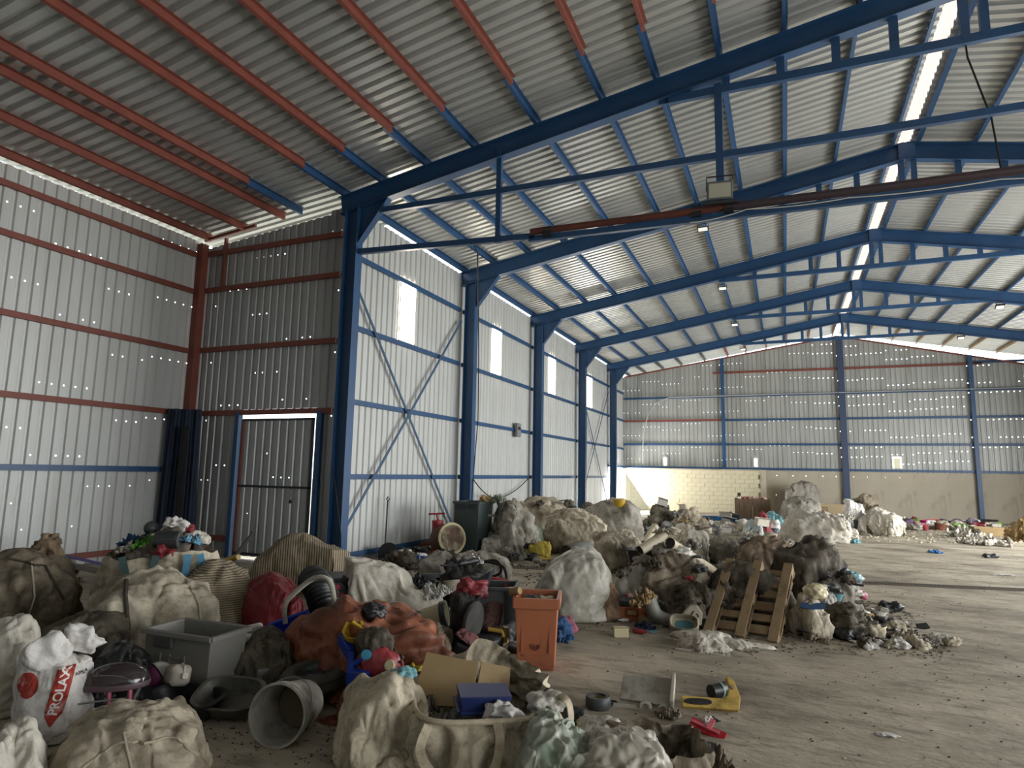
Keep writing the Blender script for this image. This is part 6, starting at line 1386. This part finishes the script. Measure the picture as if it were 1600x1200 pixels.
# ================================================================ THE FAR END
G4 = 'bulk bags standing by the rear wall'
blob('bulk_bag', 'grey bulging bag with a yellow tub on top, by the corner door', 'bulk bag', (3.262,7.762,0.0,1.564,1.8,1.055,0.245), B_GREY, form='bag2', fold=.04, crease=.02)
put('tub', P_YEL, (3.582,7.169,0.888), .3, 1.6, (0, 0), 'yellow plastic tub on the grey bulging bag near the corner door', 'tub')
blob('red_brown_bag', 'reddish brown bag at the foot of the grey bulging bag near the corner', 'bag', (3.079,7.493,0.0,0.724,0.9,0.554,0.259), B_PINKBR, form='low', fold=.07)
blob('dark_bag', 'dark bag behind the grey bulging bag, against the left wall', 'bag', (1.612,11.139,0.0,0.623,1.2,0.792,0.281), B_DARK)
for (b_, m, lb, fo) in [((8.227,21.958,0.0,1.494,1.8,1.564,-0.021), B_GREY, 'tall grey bulk bag by the rear wall, left of its twin', 'bag2'), ((9.607,24.917,0.0,1.062,1.6,1.609,-0.059), B_BEIGE, 'tall pale bulk bag by the rear wall beside the rear post', 'bag2'),
    ((8.035,16.923,0.0,1.451,1.4,1.026,-0.018), B_GREY, 'lower grey bulk bag in front of the tall grey one', 'bag'), ((10.19,17.24,0.0,1.281,1.6,1.178,-0.098), B_BROWN, 'brown sloping bag right of the rear post', 'low')]:
    blob('bulk_bag', lb, 'bulk bag', b_, m, group=G4, form=fo, fold=.04, crease=.02)
cr_ = (6.323,18.108,0.0,1.264,1.2,0.862,0.045)
t = empty('brown_crate', cr_[:3], cr_[6], 'large brown slatted crate full of red and white bottles by the block wall', 'crate')
for s in (-1, 1):
    for k in range(8): MB().box((-cr_[3]/2+cr_[3]*(k+.5)/8, s*.55, cr_[5]/2), (cr_[3]/8*.94, .03, cr_[5])).build('slat', mat('brown_board', '#6f5d4a', .85, col2='#5c4b3b', nscale=2), t)
    MB().box((s*cr_[3]/2, 0, cr_[5]/2), (.04, 1.1, cr_[5])).build('end_panel', MATS['brown_board'], t)
rg = random.Random(8)
for k in range(34):
    x, y = rg.uniform(-.46, .46)*cr_[3], rg.uniform(-.45, .3); c_, s_ = math.cos(cr_[6]), math.sin(cr_[6])
    m = rg.choice([('dull red', mat('dull_red_plastic', '#9c4a3c', .5)), ('off-white', P_WHITE), ('dull red', mat('dull_red_plastic', '#9c4a3c')), ('brown', CARD)])
    o = put('bottle', m[1], (cr_[0]+x*c_-y*s_, cr_[1]+x*s_+y*c_, cr_[5]-.08), rg.uniform(0, 6), 1.5, (R(90), rg.uniform(-.3, .3)), '%s bottle standing in the brown crate by the block wall' % m[0], 'bottle', '%s bottles in the brown crate' % m[0])
p = (5.813,18.43,0.0,0.196,0.2,1.067,0.063); MB((p[0], p[1], 0)).box((p[0], p[1], p[5]/2), (.12, .1, p[5])).build('upright_stick', B_DARK, loc=(p[0], p[1], 0), label='dark upright stick at the left of the brown crate', cat='stick')
t_ = (5.136,14.624,0.0,0.802,0.9,0.323,0.101); basin('blue_tub', 'wide blue round tub by the block wall, left of the two', (t_[0], t_[1], t_[5]*.55), t_[3]/2*.92, t_[3]/2*.8, t_[5]*.4, plastic('tub_blue', '#245a86'), cat='tub'); 
box_bin('white_crate', 'white crate under the left blue tub', 'crate', (t_[0]-.15, t_[1], 0), t_[6], t_[3]*.55, .6, t_[5]*.5, .9, P_WHITE); 
t_ = (6.113,14.384,0.0,0.896,0.9,0.27,0.061); basin('blue_tub', 'wide blue round tub by the block wall, right of the two', (t_[0], t_[1], t_[5]*.6), t_[3]/2*.92, t_[3]/2*.7, t_[5]*.35, MATS['tub_blue'], cat='tub'); box_bin('red_crate', 'dull red crate under the right blue tub', 'crate', (t_[0], t_[1], 0), t_[6], t_[3]*.5, .6, t_[5]*.55, .9, mat('dull_red_plastic', '#9c4a3c'))
t_ = (6.37,13.001,0.0,0.643,0.6,0.302,0.053); box_bin('clear_crate', 'pale clear plastic crate in front of the right blue tub', 'crate', t_[:3], t_[6], t_[3], .6, t_[5], .92, mat('clear_plastic', '#9fb0a4', .25))
t_ = (5.453,16.039,0.0,0.385,0.6,0.401,0.083); box_bin('grey_box', 'small grey box between the two blue tubs', 'box', t_[:3], t_[6], t_[3], .5, t_[5], 1, mat('grey_wood', '#7d776a', .8))
for b_, lb, m in (((3.705,12.255,0.0,1.276,1.6,0.722,0.176), 'mound of grey rubble against the corner by the block wall', bagmat('rubble_grey', '#7f7869', '#4b463b', .45, .65)), ((4.711,11.845,0.0,1.275,1.5,0.636,0.133), 'mound of pale rubble in front of the block wall', bagmat('rubble_pale', '#a89d88', '#6d6453', .45, .65)), ((3.435,15.393,0.0,0.608,0.8,0.397,0.165), 'small dark mound between the two rubble mounds', B_DARK)):
    blob('rubble_mound', lb, 'rubble', b_, m, form='heap', fold=.1)
cloth('turquoise_cloth', 'bright turquoise plastic sheet on the heap in front of the brown crate', 'plastic sheet', (7.187,11.653,0.0,0.677,0.7,0.687,0.018), C_CYAN, form='low', fold=.1)
cloth('red_cloth', 'dark red cloth beside the turquoise sheet', 'cloth', (6.909,9.97,0.0,0.481,0.6,0.758,0.034), bagmat('wine_cloth', '#7a3035', '#4a2526', .5, .8), form='low', fold=.1)
cloth('pale_cloth', 'pale bluish cloth left of the dark red cloth', 'cloth', (6.702,9.75,0.0,0.579,0.8,0.552,0.045), bagmat('pale_bluish_cloth', '#a9b5b4', '#7d8580', .5, .8), form='low', fold=.1)
mb_ = (9.438,20.062,0.0,1.255,0.5,0.676,-0.063); t = empty('mattress_box', mb_[:3], mb_[6]-.2, 'pale flat box with a brown printed label behind the centre heap', 'box')
MB().box((0, 0, mb_[5]/2), (mb_[3], .35, mb_[5])).build('body', mat('pale_card', '#b8a684', .8), t, bevel=.01)
mb = MB()
for k in range(6): mb.box((-mb_[3]*.33, -.178, mb_[5]*(.3+.1*k)), (mb_[3]*.22, .004, mb_[5]*.05))
mb.build('printed_label', mat('brown_print', '#7a5540', .8), t)
cloth('white_sheet', 'crumpled white sheet draped over bags right of the pale box', 'sheet', (9.737,14.28,0.0,0.982,1.2,1.01,-0.091), B_WHITE, form='drape2', fold=.07, ridge=.05)
cloth('grey_sheet', 'long greyish sheet trailing right of the white sheet', 'sheet', (10.237,13.8,0.0,1.252,1.0,0.807,-0.114), B_CREAM, form='drape', fold=.09, ridge=.05)
t_ = (9.726,14.147,0.0,0.397,0.4,0.428,-0.091); box_bin('dark_green_crate', 'dark green crate half hidden under the white sheet', 'crate', t_[:3], t_[6], t_[3], .4, t_[5], .95, mat('dark_green_plastic', '#1c4a30')) 
blob('dark_bag', 'dark bag beside the dark green crate', 'bag', (9.998,13.837,0.0,0.352,0.4,0.459,-0.104), B_DARK)
blob('cream_rubbish', 'cream rubbish mound in front of the pale box', 'rubbish', (9.027,12.036,0.0,1.009,0.8,0.633,-0.067), B_CREAM, form='heap', fold=.1)
upd()
scatter('in the far heap before the brown crate', [(6.561,8.524,0.0)[:2], (9.123,10.167,0.0)[:2], (9.315,14.729,0.0)[:2], (6.598,13.392,0.0)[:2]], 60, ['rag', 'crumpled_bag', 'wrap', 'carton', 'tub', 'bottle'], DULL+CLOTHS+[('cream', B_CREAM)]*3+BRIGHT[:1], 51, (1.0, 1.8))
scatter('along the foot of the block wall', [(3.73,8.984,-0.0)[:2], (6.852,11.53,0.0)[:2], (6.733,15.294,0.0)[:2], (3.361,12.864,0.0)[:2]], 60, ['rag', 'crumpled_bag', 'wrap', 'carton', 'tub', 'board'], DULL+DULLH+[('cream', B_CREAM)]*2, 52, (.9, 1.7))
scatter('along the foot of the rear wall', [(10.809,16.335,0.0)[:2], (14.189,17.539,0.0)[:2], (14.929,20.503,0.0)[:2], (11.349,19.689,0.0)[:2]], 60, ['rag', 'crumpled_bag', 'wrap', 'tub'], DULL+CLOTHS+[('pink', C_PINK), ('purple', C_PURP), ('green', C_GREEN)], 53, (1.2, 2.0))
for pt, lb, m in (((12.246,18.59,-0.0), 'bright magenta tub at the foot of the rear wall', plastic('magenta', '#b01f66')), ((12.682,19.236,0.0), 'coral red tub beside the magenta tub', plastic('coral', '#c4523e'))):
    put('tub', m, pt, .3, 2.2, (0, 0), lb, 'tub')
blob('green_bundle', 'green cloth bundle left of the magenta tub', 'bundle', (11.965,18.61,0.0,0.322,0.5,0.31,-0.155), C_GREEN, sub=4, fold=.08)
t_ = (14.289,18.971,0.0,0.503,0.5,0.349,-0.232); box_bin('black_crate', 'black open crate at the foot of the right rear post', 'crate', t_[:3], t_[6], t_[3], .5, t_[5], .95, M_BLACK)
blob('lilac_bundle', 'lilac grey bundle left of the black crate', 'bundle', (13.884,19.354,0.0,0.501,0.6,0.354,-0.215), bagmat('lilac', '#8a7f8c', '#5f5860', .5, .8), fold=.07)
cloth('cream_cloth', 'cream cloth heap lying on the open floor at the far right, nearer one', 'cloth', (12.513,12.09,0.0,1.25,0.7,0.299,-0.225), B_CREAM, fold=.12, ridge=.05)
cloth('cream_cloth', 'smaller cream cloth heap behind the nearer one at the far right', 'cloth', (12.534,14.71,0.0,0.852,0.7,0.346,-0.202), B_CREAM, fold=.12, ridge=.05)
t_ = (13.645,15.622,0.0); t = MB(t_).box((t_[0], t_[1]+.3, .13), (1.1, .5, .26)).build('cardboard_box', CARD, loc=t_, bevel=.01, label='flattened brown cardboard box at the far right', cat='box')
blob('tangled_rags', 'tangled tan rags at the right edge of the picture', 'rags', (14.095,14.139,0.0,1.207,1.0,0.629,-0.269), B_TAN, form='heap', fold=.12)
blob('dark_bundle', 'dark bundle on the smaller cream cloth heap', 'bundle', (13.081,15.369,0.0,0.264,0.3,0.229,-0.218), B_DARK, sub=4)
cloth('blue_bag', 'flat bright blue plastic bag on the open floor', 'plastic bag', (10.826,9.018,0.0,0.309,0.35,0.089,-0.174), mat('vivid_blue_bag', '#1f6fb4', .4), fold=.1)
put('wrap', M_BLACK, (11.8,8.528,0.0), .2, (1.0, .5, .7), (0, 0), 'black scrap on the open floor at the right', 'scrap'); put('wrap', B_WHITE, (11.266,5.417,-0.0), .2, (1.2, .4, .15), (0, 0), 'thin pale scrap on the open floor at the right edge', 'scrap')
put('wrap', C_CYAN, (9.236,10.421,0.0), .2, .8, (0, 0), 'light blue scrap right of the big dark bag', 'scrap')

# ================================================================ CRUMBS ON THE FLOOR
def litter(name, quad, n, cols, seed, smin=.008, smax=.03):
    rg = random.Random(seed); q = [Vector((p[0], p[1], 0)) for p in quad]; mb = MB()
    for i in range(n):
        u, v = rg.random(), rg.random(); p = q[0].lerp(q[1], u).lerp(q[3].lerp(q[2], u), v); s = rg.uniform(smin, smax)
        mb.box((p.x, p.y, s*.2), (s*rg.uniform(.6, 1.6), s, s*.4), Matrix.Rotation(rg.uniform(0, 6), 3, 'Z'))
    mb.build(name, cols, kind='stuff')
litter('floor_crumbs', [(6.283,-5.56,0.0)[:2], (8.849,-4.339,0.0)[:2], (13.581,13.027,0.0)[:2], (4.714,1.588,0.0)[:2]], 500, mat('pale_crumb', '#b0a68f', .9), 1, .004, .014)
litter('floor_crumbs', [(6.283,-5.56,0.0)[:2], (8.849,-4.339,0.0)[:2], (13.581,13.027,0.0)[:2], (4.714,1.588,0.0)[:2]], 500, mat('dark_crumb', '#3a342b', .9), 2, .004, .015)
litter('floor_crumbs', [(2.32,-2.182,0.0)[:2], (6.095,-2.428,0.0)[:2], (3.763,2.811,0.0)[:2], (0.81,1.059,0.0)[:2]], 900, mat('dark_crumb', '#3a342b'), 3, .008, .035)
litter('floor_crumbs', [(6.77,-2.626,0.0)[:2], (9.084,-1.702,-0.0)[:2], (8.965,1.417,0.0)[:2], (7.699,0.731,0.0)[:2]], 900, mat('grey_crumb', '#6b6454', .9), 4, .008, .03)
litter('floor_crumbs', [(3.984,7.756,0.0)[:2], (13.67,13.084,0.0)[:2], (16.15,22.077,0.0)[:2], (2.982,12.591,0.0)[:2]], 900, mat('pale_crumb', '#b0a68f'), 5, .02, .07)
litter('floor_crumbs', [(4.311,-6.499,0.0)[:2], (5.183,-6.084,0.0)[:2], (4.12,-4.634,0.0)[:2], (3.013,-5.188,0.0)[:2]], 500, mat('dark_crumb', '#3a342b'), 6, .004, .012)
